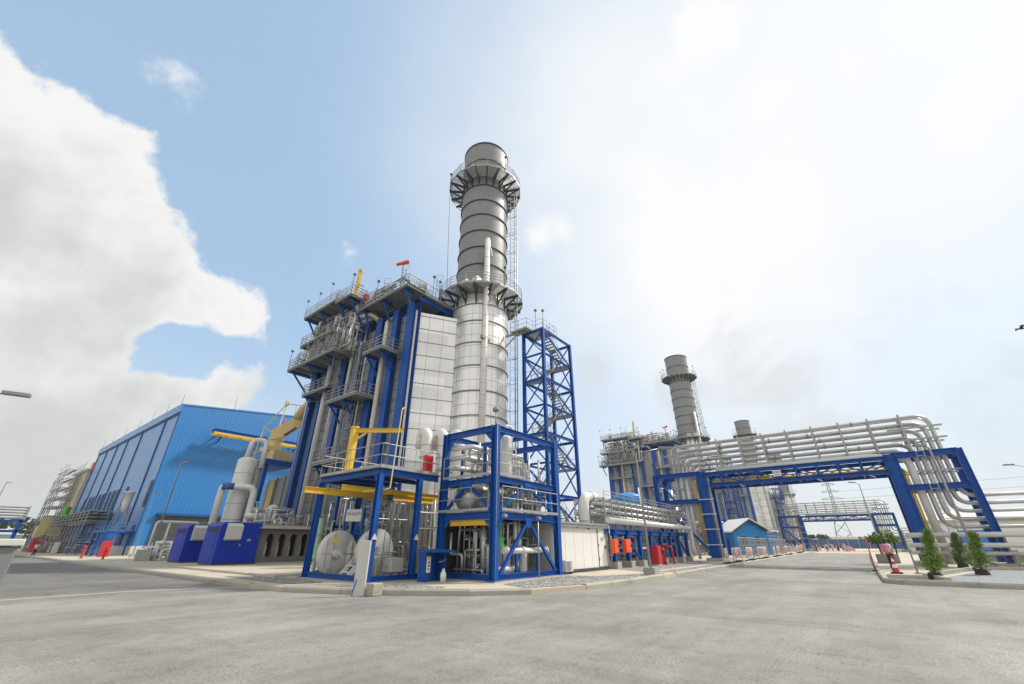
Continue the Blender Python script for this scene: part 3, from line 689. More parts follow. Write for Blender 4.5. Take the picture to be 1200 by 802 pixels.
def platform(x0, x1, y0, y1, z, wall, braces, sides='WSN', par=hb, down=2.6):
    m = M().box(x0, y0, z - .05, x1, y1, z); 
    p = m.build('platform', 'galv_dark', par)
    b = M()
    for a, c in (((x0, y0), (x1, y0)), ((x1, y1), (x0, y1)), ((x0, y1), (x0, y0))): b.ib((*a, z - .17), (*c, z - .17), .12, .22)
    n = max(2, int((y1 - y0) / 1.5))
    for i in range(1, n): y = y0 + (y1 - y0) * i / n; b.beam((x0, y, z - .14), (x1, y, z - .14), .08, .16)
    b.build('platform_frame', 'galv_dark', p)
    k = M()
    for y in braces:
        k.cut(); k.beam((x0 + .25, y, z - .3), (wall, y, z - down), .16); k.beam((x0, y, z - .3), (wall, y, z - .3), .2, .24)
    k.build('knee_brace', 'blue_steel', p)
    r = M(); pts = []
    if 'N' in sides: pts.append((x1, y1, z))
    pts += [(x0, y1, z), (x0, y0, z)]
    if 'S' in sides: pts.append((x1, y0, z))
    r.rail(pts, 1.15, 1.2, .036, rails=(1., .68, .36)); r.build('railing', 'galv', p)
    return p
platform(19.2, 22.5, 40.6, 48.2, 27.0, 21.6, (47.6, 44.6, 41.0), down=3.4)
platform(19.0, 22.5, 37.4, 40.5, 26.3, 21.6, (40.0, 37.8), down=3.6)
platform(20.3, 22.5, 29.0, 37.3, 24.8, 21.6, (36.6, 33.2, 29.6), down=2.4)
platform(19.3, 22.3, 39.2, 49.4, 20.3, 21.6, (48.6, 45.0, 41.0), down=2.4)
platform(19.9, 22.3, 31.3, 34.4, 18.5, 21.6, (34.0, 31.8), down=2.0)
platform(19.7, 22.3, 34.0, 39.4, 14.4, 21.6, (38.9, 36.4), down=2.2)
platform(19.9, 22.3, 42.0, 49.0, 23.6, 21.6, (46.0, 43.0), down=1.8)
# the roof
hB('roof_deck', 'galv', M().box(22.5, 29.0, 24.55, 36.2, 48.2, 24.75))
m = M()
for x in (22.6, 26, 30, 34): m.cut().ib((x, 29.1, 24.35), (x, 48, 24.35), .2, .36)
for y in (29.1, 33, 37, 41, 45, 48): m.cut().ib((22.0, y, 23.95), (36.0, y, 23.95), .2, .4)
hB('roof_beam', 'blue_steel', m)
hB('roof_railing', 'galv', M().rail([(20.3, 29.0, 24.8), (36.2, 29.0, 24.8), (36.2, 48.2, 24.8)], 1.1, 1.4, .03))
for y, x0, l, r in ((33.6, 23.4, 10, .75), (39.5, 23.0, 11, .95), (44.6, 23.2, 10.5, .85)):
    d = M().vessel((x0, y, 26.2), (1, 0, 0), r, l, 22); q = hB('steam_drum', 'pipe_clad', d)
    M().box(x0 + 1, y - .6, 24.7, x0 + 1.4, y + .6, 25.7).box(x0 + l - 1.4, y - .6, 24.7, x0 + l - 1, y + .6, 25.7).build('saddle', 'blue_steel', q)
a, v = jungle(61, 20.8, 32, 24.8, 34.5, 47.8, 27.7, 98, .04, .13, .6)
hB('roof_pipes', 'pipe_clad', a); hB('roof_valves', 'galv_dark', v)
a, v = jungle(62, 20.6, 29.4, 24.8, 23.0, 37.0, 26.6, 22, .04, .11, .6)
hB('roof_pipes', 'galv', a)
m = M()
for x, y in ((24, 31.5), (25.5, 36), (24, 42), (29, 30.5), (33, 31)): m.cut().cyl((x, y, 24.8), Z, .35, 2.2, 12).lathe((x, y, 27.0), Z, [(.35, 0), (.5, .15), (.5, .5), (0, .55)], 12)
hB('vent_silencer', 'pipe_white', m)
def lampmast(x, y, z, h=2.0, par=hb):
    p = M().tube([(x, y, z), (x, y, z + h)], .035, 5).build('lamp_mast', 'galv_dark', par)
    M().lathe((x, y, z + h), Z, [(0, 0), (.17, .02), (.17, .14), (.1, .25), (0, .25)], 8).build('lamp_head', 'galv_dark', p)
for x, y, z in ((19.2, 48.2, 27), (19.2, 45.2, 27), (19.0, 42.0, 27), (19.0, 37.4, 26.3), (20.3, 34.4, 24.8), (19.3, 49.4, 20.3), (19.3, 43.5, 20.3), (23.5, 29.0, 24.8), (26.2, 29.0, 24.8)): lampmast(x, y, z, 2.4)
a, v = jungle(63, 21.3, 36.0, .6, 22.3, 44.0, 13.5, 8, .03, .07, .6)
hB('wall_pipes', 'galv', a); hB('valves', 'galv_dark', v)
platform(20.2, 22.3, 36.2, 40.6, 8.6, 21.6, (40.2, 36.8), down=1.6)
platform(20.6, 22.3, 41.4, 47.0, 17.0, 21.6, (46.4, 42.0), down=1.6)
m = M()
for x, y, z in ((21.0, 31.0, 24.8), (21.4, 34.6, 24.8), (24.6, 29.6, 24.8), (27.5, 29.5, 24.8), (21.0, 41.5, 27.0)):
    m.cut(); m.ladder((x, y, z), (x, y, z + 3.2), (1, 0, 0), .5, .03, cage=(0, -1, 0))
hB('caged_ladder', 'galv', m)
for x, y, z, c in ((21.0, 32.8, 25.4, 'galv_dark'), (23.4, 30.2, 25.5, 'offwhite'), (28.5, 29.8, 25.4, 'galv'), (20.2, 45.8, 27.6, 'galv_dark'), (20.4, 43.2, 21.0, 'offwhite'), (20.2, 47.6, 20.9, 'galv_dark')):
    hB('instrument_box', c, M().box(x - .35, y - .3, z - .6, x + .35, y + .3, z + .45))
w = hB('windsock_pole', 'galv', M().tube([(20.6, 30.7, 24.8), (20.6, 30.7, 28.35)], .04, 6).tube([(20.6, 30.7, 28.2), (20.75, 30.5, 28.2)], .03, 5))
ax = V((-.62, .70, -.36)); c0 = V((20.95, 30.3, 28.42))
M().lathe(c0, ax, [(.22, 0), (.2, .5), (.17, .9), (.14, 1.35), (.13, 1.36), (.16, .9), (.2, .02)], 14).build('windsock', 'orange', w)
hB('davit', 'yellow', M().beam((20.4, 39.2, 26.3), (20.4, 38.9, 30.7), .34).beam((20.4, 39.05, 29.0), (20.9, 38.4, 28.6), .14).beam((20.6, 39.3, 26.3), (20.6, 40.4, 27.2), .2).cyl((20.4, 38.9, 30.6), Z, .25, .3, 10))
hB('winch', 'red', M().box(20.3, 36.6, 26.0, 20.8, 37.2, 26.6))
m = M().ladder((20.9, 36.7, .3), (20.9, 36.7, 20.8), (0, 1, 0), .5, .03, cage=(-1, 0, 0)).ladder((20.6, 40.0, 14.4), (20.6, 40.0, 21.2), (0, 1, 0), .5, .03, cage=(-1, 0, 0))
hB('caged_ladder', 'galv', m)
m = M()
for y0 in (36.0, 37.4):
    for x in (20.9, 22.2): m.tube([(x, y0, .3), (x, y0, 20)], .03, 5)
for k in range(18):
    z = .6 + k * 1.1
    m.tube([(20.9, 36.0, z), (20.9, 37.4, z)], .025, 4).tube([(22.2, 36.0, z), (20.9, 36.0, z)], .025, 4).tube([(20.9, 36.0, z), (20.9, 37.4, z + 1.1)], .02, 4)
hB('scaffold', 'galv', m)
hB('inlet_duct', 'grey_paint', M().prism([(23.2, 48.25, 1.2), (23.2, 48.25, 9.3), (23.2, 57, 8.2), (23.2, 57, 3)], (11.5, 0, 0)))
m = M()
for y in (50, 52, 54, 56): m.box(23.08, y, 2.0, 23.2, y + .12, 8.8)
hB('duct_rib', 'galv_dark', m)
hB('duct_panel', 'tan', M().box(22.98, 54.2, 2.2, 23.07, 55.6, 8.5))
hB('duct_leg', 'blue_steel', M().beam((24, 55.5, G), (24, 55.5, 3.4), .5).beam((24, 51, G), (24, 51, 2.4), .5).beam((33.5, 55.5, G), (33.5, 55.5, 3.4), .5))
# taper from boiler to chimney
tr = [(22.5, 30.04), (26.55, 27.6), (31.85, 27.6), (35.9, 30.04)]
td = hB('outlet_duct', 'silver', M().prism([(x, y, 1.5) for x, y in tr][::1], (0, 0, 21.4)))
m = M(); z = 2.2
a, b = V((22.5, 30.04, 0)), V((26.55, 27.6, 0)); n = (b - a).cross(Z).normalized()
while z < 22.8:
    m.beam(a + n * .02 + Z * z, b + n * .02 + Z * z, .05, .05); z += 1.45
for t in (.3, .6, .9): p = a.lerp(b, t) + n * .004; m.beam(p + Z * 1.5, p + Z * 22.9, .02, .02)
m.build('duct_seam', 'galv_dark', td)
M().beam(a + n * .05 + Z * 1.5, a + n * .05 + Z * 22.95, .18, .34, roll=n).build('duct_corner', 'white', td)

# ------------------------------------------------------------------ chimney stack (local axis at its centre)
SX, SY = 29.2, 27.4
st = thing('chimney_stack', 'nearest and tallest chimney, silver below and grey above, with two ring platforms', 'chimney', (SX, SY, 0))
S0 = V((SX, SY, 0))
lo = M().lathe(S0, Z, [(3.05, G), (3.05, 24.2), (2.9, 25.6)], 56).build('insulated_shell', 'silver', st)
up = M().lathe(S0, Z, [(2.86, 25.4), (2.86, 46.0), (2.93, 49.0), (2.93, 49.2), (2.75, 49.2), (2.7, 46), (0, 45.8)], 56).build('upper_shell', 'stack_grey', st)
m = M()
for z in (2.3, 4.7, 7.2, 9.7, 12.2, 14.6, 17.2, 19.7, 22.2, 24.2): m.lathe(S0, Z, [(3.05, z), (3.14, z), (3.14, z + .09), (3.05, z + .09)], 56)
m.build('ring', 'galv_dark', lo)
m = M()
for i in range(26):
    a = 2 * PI * i / 26; c = S0 + V((math.cos(a), math.sin(a), 0)) * 3.055; m.beam(c + Z * .2, c + Z * 24.1, .012, .02)
for k in range(20):
    z = 1.1 + k * 1.22; m.lathe(S0, Z, [(3.055, z), (3.065, z), (3.065, z + .025)], 56)
m.build('panel_seam', 'galv', lo)
m = M()
for z in (27.2, 29.5, 31.9, 34.3, 36.75, 39.05, 41.5, 46.0): m.lathe(S0, Z, [(2.86, z), (2.99, z), (2.99, z + .08), (2.86, z + .08)], 56)
m.lathe(S0, Z, [(2.9, 49.0), (3.0, 49.0), (3.0, 49.24), (2.75, 49.24)], 56)
m.build('ring', 'dark', up)
def ringdeck(z, r0, r1, foot, nb, hp=1.15, seg=16):
    d = M(); k = 11
    for i in range(k): q = r0 + (r1 - r0) * i / k; d.lathe(S0, Z, [(q, z - .05), (q + .095, z - .05), (q + .095, z), (q, z), (q, z - .05)], seg, False)
    d = d.build('ring_platform', 'galv', st)
    b = M()
    for i in range(nb):
        a = 2 * PI * (i + .5) / nb; u = V((math.cos(a), math.sin(a), 0)); b.cut()
        b.beam(S0 + u * (r1 - .15) + Z * (z - .18), S0 + u * (r0 + .02) + Z * foot, .15); b.beam(S0 + u * r1 + Z * (z - .2), S0 + u * r0 + Z * (z - .2), .13, .28)
        b.beam(S0 + u * (r0 + .06) + Z * (z - .1), S0 + u * (r0 + .06) + Z * (foot - .3), .14, .1)
    b.build('bracket', 'dark', d)
    r = M(); n = seg
    for i in range(n):
        a = 2 * PI * i / n; u = S0 + V((math.cos(a), math.sin(a), 0)) * r1 + Z * z; a2 = 2 * PI * (i + 1) / n; w = S0 + V((math.cos(a2), math.sin(a2), 0)) * r1 + Z * z
        r.tube([u, u + Z * hp], .03, 5, caps=False)
        for q in (.35, .67, .98): r.tube([u + Z * hp * q, w + Z * hp * q], .034, 5, caps=False)
        r.beam(u - Z * .04, w - Z * .04, .06, .22)
    r.build('railing', 'galv', d)
    for i in (1, 5, 6, 11, 15, 18):
        a = 2 * PI * (i + .3) / n; p = S0 + V((math.cos(a), math.sin(a), 0)) * (r1 - .02) + Z * z
        q = M().tube([p, p + Z * 2.2], .035, 5).build('lamp_mast', 'galv_dark', d); M().lathe(p + Z * 2.2, Z, [(0, 0), (.16, .02), (.16, .15), (0, .28)], 8).build('lamp_head', 'dark', q)
ringdeck(43.1, 2.87, 4.65, 41.9, 20)
ringdeck(26.0, 3.0, 4.75, 24.6, 16)
R_ = V((.617, -.787, 0)); F_ = V((-.787, -.617, 0))       # away from the boiler's road corner
lad = S0 + R_ * 3.35 + F_ * .6
m = M().ladder(lad + Z * 4, lad + Z * 25.9, F_, .5, .03, cage=R_).ladder(lad + Z * 26, lad + Z * 43.1, F_, .5, .03, cage=R_)
m.tube([lad + R_ * .75 + Z * 3, lad + R_ * .75 + Z * 43], .06, 6).tube([lad + R_ * .55 - F_ * .5 + Z * 3, lad + R_ * .55 - F_ * .5 + Z * 43], .05, 6)
for k in range(14):
    z = 5 + k * 2.8; m.beam(S0 + R_ * 2.9 + Z * z, lad + R_ * .75 + Z * z, .05).beam(S0 + R_ * 2.9 + F_ * .6 + Z * z, lad + Z * z, .05)
m.build('caged_ladder', 'galv', st)
dp = S0 + V((-2.15, -2.72, 0))
d = M().tube([dp + Z * 2.5, dp + Z * 32.3], .31, 14).lathe(dp + Z * 32.3, Z, [(.31, 0), (.22, .35), (0, .38)], 14).build('sample_duct', 'pipe_white', st)
m = M()
for k in range(24): m.cyl(dp + Z * (3 + k * 1.22), Z, .325, .04, 14)
m.build('joint_ring', 'galv', d)
M().beam(dp + Z * 31.3 + R_ * .35, dp + Z * 30.2 + R_ * .5, .1).beam(dp + Z * 31.3 - R_ * .35, dp + Z * 29.2 - R_ * .55, .14).beam(dp + Z * 30.0, S0 + V((-1.7, -2.2, 30)), .2).beam(dp + Z * 20, S0 + V((-1.8, -2.3, 20)), .25).box(dp.x - .55, dp.y - .3, 19.8, dp.x + .55, dp.y + .1, 20.1).build('duct_clamp', 'galv_dark', d)
M().box(SX - 3.5, SY - 2.6, 26.0, SX - 2.6, SY - 1.9, 26.9).prism([(SX - 3.9, SY - 1.2, 26), (SX - 3.1, SY - 1.2, 26), (SX - 3.3, SY - 1.2, 27.1), (SX - 3.7, SY - 1.2, 27.0)], (.1, .9, 0)).build('instrument_box', 'pipe_white', st)
a = S0 - R_ * 4.65 + Z * 43; tag(M().tube([a, a.lerp(V((25.7, 29.3, 25.9)), .5) - Z * .5, V((25.7, 29.3, 25.9))], .022, 4).build('guy_cable', 'wire'), 'thin cable slanting from the nearest chimney platform to the boiler roof', 'cable')

# ------------------------------------------------------------------ stair tower
x0, x1, y0, y1 = 30.95, 36.2, 20.3, 22.7
sw = thing('stair_tower', 'nearest blue lattice stair tower linked to the chimney by a high bridge', 'stair tower', (x0, y0, G))
for x in (x0, x1):
    for y in (y0, y1): M().ib((x, y, G), (x, y, 21.4), .28, .28, .03, roll=(0, 1, 0)).build('post', 'blue_steel', sw)
lev = [21.25, 18.6, 15.95, 13.3, 10.65, 8.0, 5.35, 2.7]
for i, z in enumerate(lev):
    w = .26 if i % 2 == 0 else .16
    for y in (y0, y1): M().ib((x0, y, z), (x1, y, z), .14, w).build('beam', 'blue_steel', sw)
    for x in (x0, x1): M().ib((x, y0, z), (x, y1, z), .14, w).build('beam', 'blue_steel', sw)
    zb = z - 2.65
    if zb > 0:
        M().beam((x0, y0, z), (x0, y1, zb), .1).beam((x0, y1, z), (x0, y0, zb), .1).build('cross_brace', 'blue_steel', sw)
        M().beam((x1, y0, z), (x1, y1, zb), .1).build('cross_brace', 'blue_steel', sw)
        if i % 2 == 0: M().beam((x0, y0, z), (x1, y0, zb), .12).build('cross_brace', 'blue_steel', sw)
        else: M().beam((x0, y1, z), (x1, y1, zb), .1).beam((x0 + 2.6, y0, z), (x1, y0, zb), .1).build('cross_brace', 'blue_steel', sw)
        a = (x0 + 1.0, x1 - 1.1) if i % 2 == 0 else (x1 - 1.1, x0 + 1.0); yy = y0 + .6 if i % 2 == 0 else y1 - .6
        M().stair((a[0], yy, z), (a[1], yy, zb), (0, 1, 0), .8).build('stair_flight', 'galv_dark', sw)
        lx = (x1 - 1.1, x1) if i % 2 == 0 else (x0, x0 + 1.0)
        M().box(lx[0], y0 + .1, zb - .05, lx[1], y1 - .1, zb).rail([(lx[1 if i % 2 == 0 else 0], y0 + .1, zb), (lx[1 if i % 2 == 0 else 0], y1 - .1, zb)], 1.05, .7).build('landing', 'galv_dark', sw)
M().box(x0, y0 + .1, 21.35, x0 + 2.2, y1, 21.42).box(x0 - 1.1, y1 - 1.2, 21.35, x0, y1 + .9, 21.42).build('top_deck', 'galv', sw)
M().rail([(x1 - 2.6, y0, 21.4), (x0, y0, 21.4), (x0, y1 - 1.2, 21.4), (x0 - 1.1, y1 - 1.2, 21.4), (x0 - 1.1, y1 + .9, 21.4)], 1.1, 1.1).rail([(x0 + 2.2, y0, 21.4), (x0 + 2.2, y1, 21.4), (x0, y1, 21.4)], 1.1, 1.1).build('railing', 'galv', sw)
M().beam((x0 - .9, y1, 21.2), (x0 - 1.1, y1 + 1.6, 19.9), .1).beam((x0 - .6, y1 - .6, 21.2), (29.9, 24.3, 21.2), .14, .2).build('bridge_beam', 'galv_dark', sw)
for x, y in ((x0 + .1, y0 + .9), (x0 + .6, y0 + .3)): lampmast(x, y, 21.4, 2.3, sw)

# ------------------------------------------------------------------ further units down the road
ORD = ('second', 'third', 'fourth')
for k in (1, 2, 3):
    dx, dy = (84.5, 170.5, 257)[k - 1], 2.2
    copy_tree(hb, (22.5 + dx, 30 + dy, 0), ('second boiler house beyond the blue water tank, with blue columns and crowded roof', 'third boiler house, pale in the distance behind the road pipe bridge', 'fourth and farthest boiler house at the end of the row')[k - 1])
    copy_tree(st, (SX + dx, SY + dy, 0), ('second chimney of the row, leaning grey over the pipe bridge', 'third chimney, its grey top just above the bridge pipes', 'fourth and farthest chimney, seen under the pipe bridge')[k - 1])
    if k < 3: copy_tree(sw, (x0 + dx, y0 + dy, G), ('second stair tower of the row, seen behind the pipe bridge leg and blue hut', 'third and farthest stair tower of the row')[k - 1])
for o in list(C.objects):
    if o.parent is None and o.get('category') in ('boiler', 'chimney', 'stair tower'): o['group'] = {'boiler': 'row of boiler houses', 'chimney': 'row of chimneys', 'stair tower': 'stair towers of the boiler units'}[o['category']]

# ------------------------------------------------------------------ blue turbine hall
BX, BY0, BY1 = 17.0, 78.6, 134.0
th = thing('turbine_hall', 'long bright blue metal clad hall with ribbed walls and tall louvre strips', 'hall', (17, 78.6, 0))
RX = 42.0
gb = lambda x: 21.2 + .115 * min(x - BX, 2 * RX - BX - x)
M().prism([(BX, BY0, 1.3), (2 * RX - BX, BY0, 1.3), (2 * RX - BX, BY0, 21.0), (RX, BY0, gb(RX) - .2), (BX, BY0, 21.0)], (0, BY1 - BY0, 0)).build('wall', 'blue_wall', th)
rf = M().prism([(BX - .3, BY0 - .1, 19.9), (BX - .3, BY0 - .1, 21.2), (RX, BY0 - .1, gb(RX)), (2 * RX - BX + .3, BY0 - .1, 21.2), (2 * RX - BX + .3, BY0 - .1, 21.0), (RX, BY0 - .1, gb(RX) - .19), (BX - .02, BY0 - .1, 21.01), (BX - .02, BY0 - .1, 19.9)], (0, BY1 - BY0 + .2, 0)).build('roof', 'blue_wall', th)
m = M()
for y in (79.6, 87, 95, 104, 114, 124, 133): m.cut().tube([(BX - .1, y, 21.1), (BX - .1, y, 23.0)], .03, 4)
for x in (24, 34, 44): m.cut().tube([(x, BY0 + .2, gb(x)), (x, BY0 + .2, gb(x) + 2)], .03, 4)
m.build('lightning_rod', 'wire', rf)
m = M()
for y in (78.75, 85.4, 98.7, 108.5, 116.5, 125.5, 133.8): m.cut().box(BX - .14, y - .16, 1.35, BX, y + .16, 19.9)
m.box(BX - .12, BY0, 19.65, BX, BY1, 19.9)
m.build('rib', 'blue_trim', th)
m = M()                                                        # fine vertical profile of the cladding on the gable
for i in range(96): x = BX + .4 + i * .5; m.box(x, BY0 - .02, 1.3, x + .25, BY0, gb(x) - .35)
m.build('profile', 'blue_wall', th)
M().box(BX - .12, BY0 - .12, 0, 2 * RX - BX, BY1, 1.3).build('plinth', 'offwhite', th)
for y0_, y1_ in ((79.4, 80.7), (93.2, 94.2), (99.4, 100.5), (102.2, 103.3), (105.2, 106.3), (110, 111.2), (113, 114.2), (118.5, 119.7), (121.5, 122.7), (126.3, 127.5)):
    f = M().box(BX - .10, y0_ - .12, 6.3, BX - .01, y1_ + .12, 10.0).build('window', 'blue_trim', th)
    M().box(BX - .12, y0_, 6.45, BX - .103, y1_, 9.85).build('pane', 'glass_dark', f)
    m = M()
    for k in range(11): m.box(BX - .17, y0_, 6.5 + k * .31, BX - .125, y1_, 6.56 + k * .31)
    m.build('louvre', 'blue_trim', f)
for y0_, y1_ in ((80.6, 82.2), (86.6, 88.6), (103, 105.6), (112, 114)):
    f = M().box(BX - .08, y0_, 1.35, BX - .005, y1_, 4.0).build('door', 'blue_trim', th)
    M().box(BX - .11, y0_ + .2, 1.9, BX - .085, y0_ + .3, 2.2).build('handle', 'galv', f)
M().prism([(BX - 2.6, 104, 4.5), (BX - 2.6, 104, 4.7), (BX - .01, 104, 5.1), (BX - .01, 104, 4.8)], (0, 10, 0)).build('canopy', 'white', th)
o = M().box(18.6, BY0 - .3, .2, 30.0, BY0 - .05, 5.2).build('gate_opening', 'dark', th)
M().box(18.4, BY0 - .6, 5.2, 30.2, BY0 - .02, 5.5).build('gate_lintel', 'blue_trim', th)
m = M()
for y in (77.2, 76.3): m.ib((21.4, y, 17.6), (40.0, y, 17.6), .3, .55)
t = thing('gantry_rail', 'blue and yellow overhead crane rail fixed across the blue hall gable', 'crane rail', (30, 77.2, 17.2))
m.build('girder', 'blue_steel', t)
M().box(21.4, 75.9, 17.05, 40, 76.15, 17.35).box(21.4, 77.0, 17.0, 40, 77.4, 17.3).build('rail', 'yellow', t)
m = M()
for i in range(9): x = 21.6 + i * 2.2; m.beam((x, 76.3, 17.9), (x + 1.1, 77.2, 17.9), .08).beam((x + 1.1, 77.2, 17.9), (x + 2.2, 76.3, 17.9), .08)
for x in (23, 29, 35): m.beam((x, 77.3, 17.4), (x, 78.55, 16.4), .2).beam((x, 76.3, 17.9), (x, 78.55, 17.9), .2)
m.build('bracing', 'blue_steel', t)
M().tube([(31.2, 76.6, 17.9), (31.4, 76.6, 21.2), (31.9, 76.6, 21.6)], .11, 7, bend=.3).tube([(30.2, 76.6, 17.9), (30.6, 76.6, 20.3)], .05, 6).build('cable_arm', 'red', t)

# the silver silencer on the hall's platform
t = thing('air_silencer', 'silver tapered silencer on a railed blue platform beside the blue hall', 'silencer', (15.4, 82.6, G))
M().lathe((15.5, 83.0, 5.6), Z, [(.2, 0), (.42, .5), (.5, 1.2), (.55, 2.6), (.65, 2.62), (.65, 2.8), (0, 2.85)], 20).build('shell', 'pipe_white', t)
m = M()
for dx, dy in ((-.8, -.8), (.8, -.8), (-.8, .8), (.8, .8)): m.beam((15.5 + dx, 83 + dy, 3.1), (15.5 + dx * .7, 83 + dy * .7, 6.3), .12)
m.beam((14.7, 82.2, 3.2), (16.3, 82.2, 5.8), .08).beam((14.7, 83.8, 3.2), (14.7, 82.2, 5.8), .08)
m.build('frame', 'galv', t)
M().box(13.6, 79.2, 2.9, 16.9, 86.4, 3.1).build('platform', 'blue_steel', t)
M().rail([(16.9, 79.3, 3.1), (13.7, 79.3, 3.1), (13.7, 86.3, 3.1)], 1.1, 1.0).build('railing', 'blue_light', t)
for x, y in ((13.9, 79.5), (13.9, 86), (16.5, 79.5), (13.9, 82.6)): M().beam((x, y, G), (x, y, 2.95), .2).build('leg', 'blue_steel', t)
M().stair((13.2, 92.5, .2), (13.2, 86.5, 3.05), (1, 0, 0), .9).build('stair', 'blue_steel', t)
M().stair((13.0, 75.5, .2), (14.6, 79.2, 3.05), (1, -.4, 0), .9).build('stair', 'blue_steel', t)
t = thing('cable_rack', 'grey rack of cable trays along the far part of the blue hall', 'cable rack', (15, 113, G))
m = M()
for z in (4.8, 5.3, 5.8, 6.2):
    for x in (13.9, 15.3): m.cut().box(x, 95.5, z, x + 1.0, 132, z + .16)
m.build('tray', 'galv_dark', t)
m = M()
for i in range(13): y = 96 + i * 3; m.cut().beam((13.8, y, G), (13.8, y, 6.5), .12).beam((16.4, y, G), (16.4, y, 6.5), .12).beam((13.8, y, 6.4), (16.4, y, 6.4), .1).beam((13.8, y, 4.7), (16.4, y, 4.7), .1)
m.build('support', 'galv', t)
for i in range(4): M().tube([(14.0 + .6 * i, 95, 1.0 + .4 * i), (14.0 + .6 * i, 131, 1.0 + .4 * i)], .1, 8).build('pipe', 'galv', t)

def lamppost(lab, x, y, h, az, arm=1.6, r=.07, group=None, z=G):
    t = thing('street_lamp', lab, 'lamp post', (x, y, z), group=group)
    d = V((math.cos(az), math.sin(az), 0)); p = V((x, y, z))
    M().tube([p, p + Z * (h - .1 - .12 * arm), p + Z * h + d * arm], [r * 1.2, r * .7, r * .6], 8).build('pole', 'galv', t)
    M().box(x - .3, y - .3, z - .1, x + .3, y + .3, z + .35).build('footing', 'concrete', t)
    q = p + Z * (h + .03) + d * (arm + .25); M().frame(q, d * .38, d.cross(Z) * .14, Z * .06).build('lamp_head', 'galv_dark', t)
    return t
lamppost('slim grey lamp post at the kerb in front of the blue hall gable', 13.4, 54.6, 9.1, -.9, .1)
lamppost('thin pale lamp post nearest the hall corner, with a small cross arm', 15.6, 70.5, 7.2, -.7, .1, .05)
lamppost('lamp post on a concrete foot beside the red hose cabinets', 23.3, 9.2, 6.4, -.9, 1.5, .06)
lamppost('lamp post among the young trees by the pipe bridge', 39.5, -4.9, 7.4, 2.2, .3, .08)
lamppost('lamp post past the planted verge, its arm over the far pipe rack', 62, -14.2, 8.2, 2.0, 1.6, .06)
lamppost('lamp post beyond the pipe bridge at the road edge', 74, -1.0, 8.8, 2.2, .6, .07)
lamppost('tall lamp post left of the grey cabinet, only its arm in view', -1.6, 25.6, 6.9, -.3, 1.5, .05, z=0)
lamppost('distant lamp post by the cream tower', 11.6, 128, 9.5, .3, 3.0, .09)
lamppost('distant leaning lamp mast behind the far blue pipe rack', 5.5, 140, 13, 0., .2, .1)

# ------------------------------------------------------------------ generator cubicles, arched bay, vent column, crane
def generator(x, y, lab):
    t = thing('generator_cubicle', lab, 'generator', (x, y, G + .1), group='two royal blue generator cubicles')
    z0 = G + .1
    M().prism([(x, y + 2.7, z0 + .12), (x, y + 2.7, z0 + 2.5), (x + .2, y + 2.7, z0 + 2.75), (x + 2.75, y + 2.7, z0 + 2.75), (x + 2.75, y + 2.7, z0 + .12)], (0, -2.7, 0)).build('body', 'blue_royal', t, bevel=.03)
    M().box(x + .03, y + .03, z0, x + 2.72, y + 2.67, z0 + .119).build('base', 'dark', t)
    m = M()
    for i in range(6): m.box(x - .015, y + .35 + i * .34, z0 + 2.12, x - .003, y + .57 + i * .34, z0 + 2.42)
    m.build('vent_slot', 'black', t)
    h = M().prism([(x + .35, y - .003, z0 + 2.68), (x + .35, y - .42, z0 + 2.5), (x + .35, y - .42, z0 + 1.62), (x + .35, y - .003, z0 + 1.55)], (.95, 0, 0)).build('louvre_hood', 'offwhite', t)
    m = M()
    for i in range(6): m.box(x + .33, y - .445, z0 + 1.66 + i * .145, x + 1.32, y - .423, z0 + 1.69 + i * .145)
    m.build('slat', 'galv', h)
    d = M().box(x + 1.36, y - .012, z0 + .25, x + 2.65, y - .003, z0 + 2.05).build('door', 'blue_royal', t); M().box(x + 1.42, y - .05, z0 + 1.2, x + 1.52, y - .013, z0 + 1.32).build('handle', 'galv', d)
    for zz in (.5, 1.7): M().box(x + 2.6, y - .03, z0 + zz, x + 2.68, y - .002, z0 + zz + .14).build('hinge', 'dark', t)
    M().box(x + 1.9, y - .016, z0 + 1.5, x + 2.15, y - .0125, z0 + 1.65).build('name_plate', 'galv', t)
    d = M().box(x - .012, y + .4, z0 + .25, x - .003, y + 2.3, z0 + 1.95).build('door', 'blue_royal', t); M().box(x - .05, y + .55, z0 + 1.1, x - .013, y + .68, z0 + 1.25).build('handle', 'dark', d)
    M().box(x + 1.33, y - .014, z0 + .1, x + 1.345, y - .002, z0 + 2.7).box(x + 1.4, y - .014, z0 + 2.1, x + 2.4, y - .003, z0 + 2.13).build('panel_seam', 'blue_steel', t)
generator(12.35, 35.85, 'royal blue generator cubicle nearest the arched concrete bay')
generator(12.3, 42.4, 'royal blue generator cubicle farther back, half hidden by its twin')
t = thing('arched_bay', 'grey concrete bay with a row of tall arched openings under a flat roof slab', 'concrete bay', (18, 37.5, G + .1))
AX0, AX1, AY = 15.2, 21.2, 36.1
cent = [16.0, 16.9, 17.8, 18.7, 19.6, 20.5]; m = M(); px_ = AX0
for c in cent:
    m.box(px_, AY, .7, c - .27, AY + .3, 2.62); px_ = c + .27
    arc = [(c - .27, AY, 2.62), (c - .27, AY, 2.02)] + [(c - .27 * math.cos(PI * i / 10), AY, 2.02 + .27 * math.sin(PI * i / 10)) for i in range(1, 10)] + [(c + .27, AY, 2.02), (c + .27, AY, 2.62)]
    L_ = arc[:7] + [(c, AY, 2.62)]; R2 = [(c, AY, 2.62)] + arc[6:]
    m.prism(L_, (0, .3, 0)); m.prism(R2, (0, .3, 0))
m.box(px_, AY, .7, AX1, AY + .3, 2.62).box(AX0, AY, .25, AX1, AY + .3, .699)
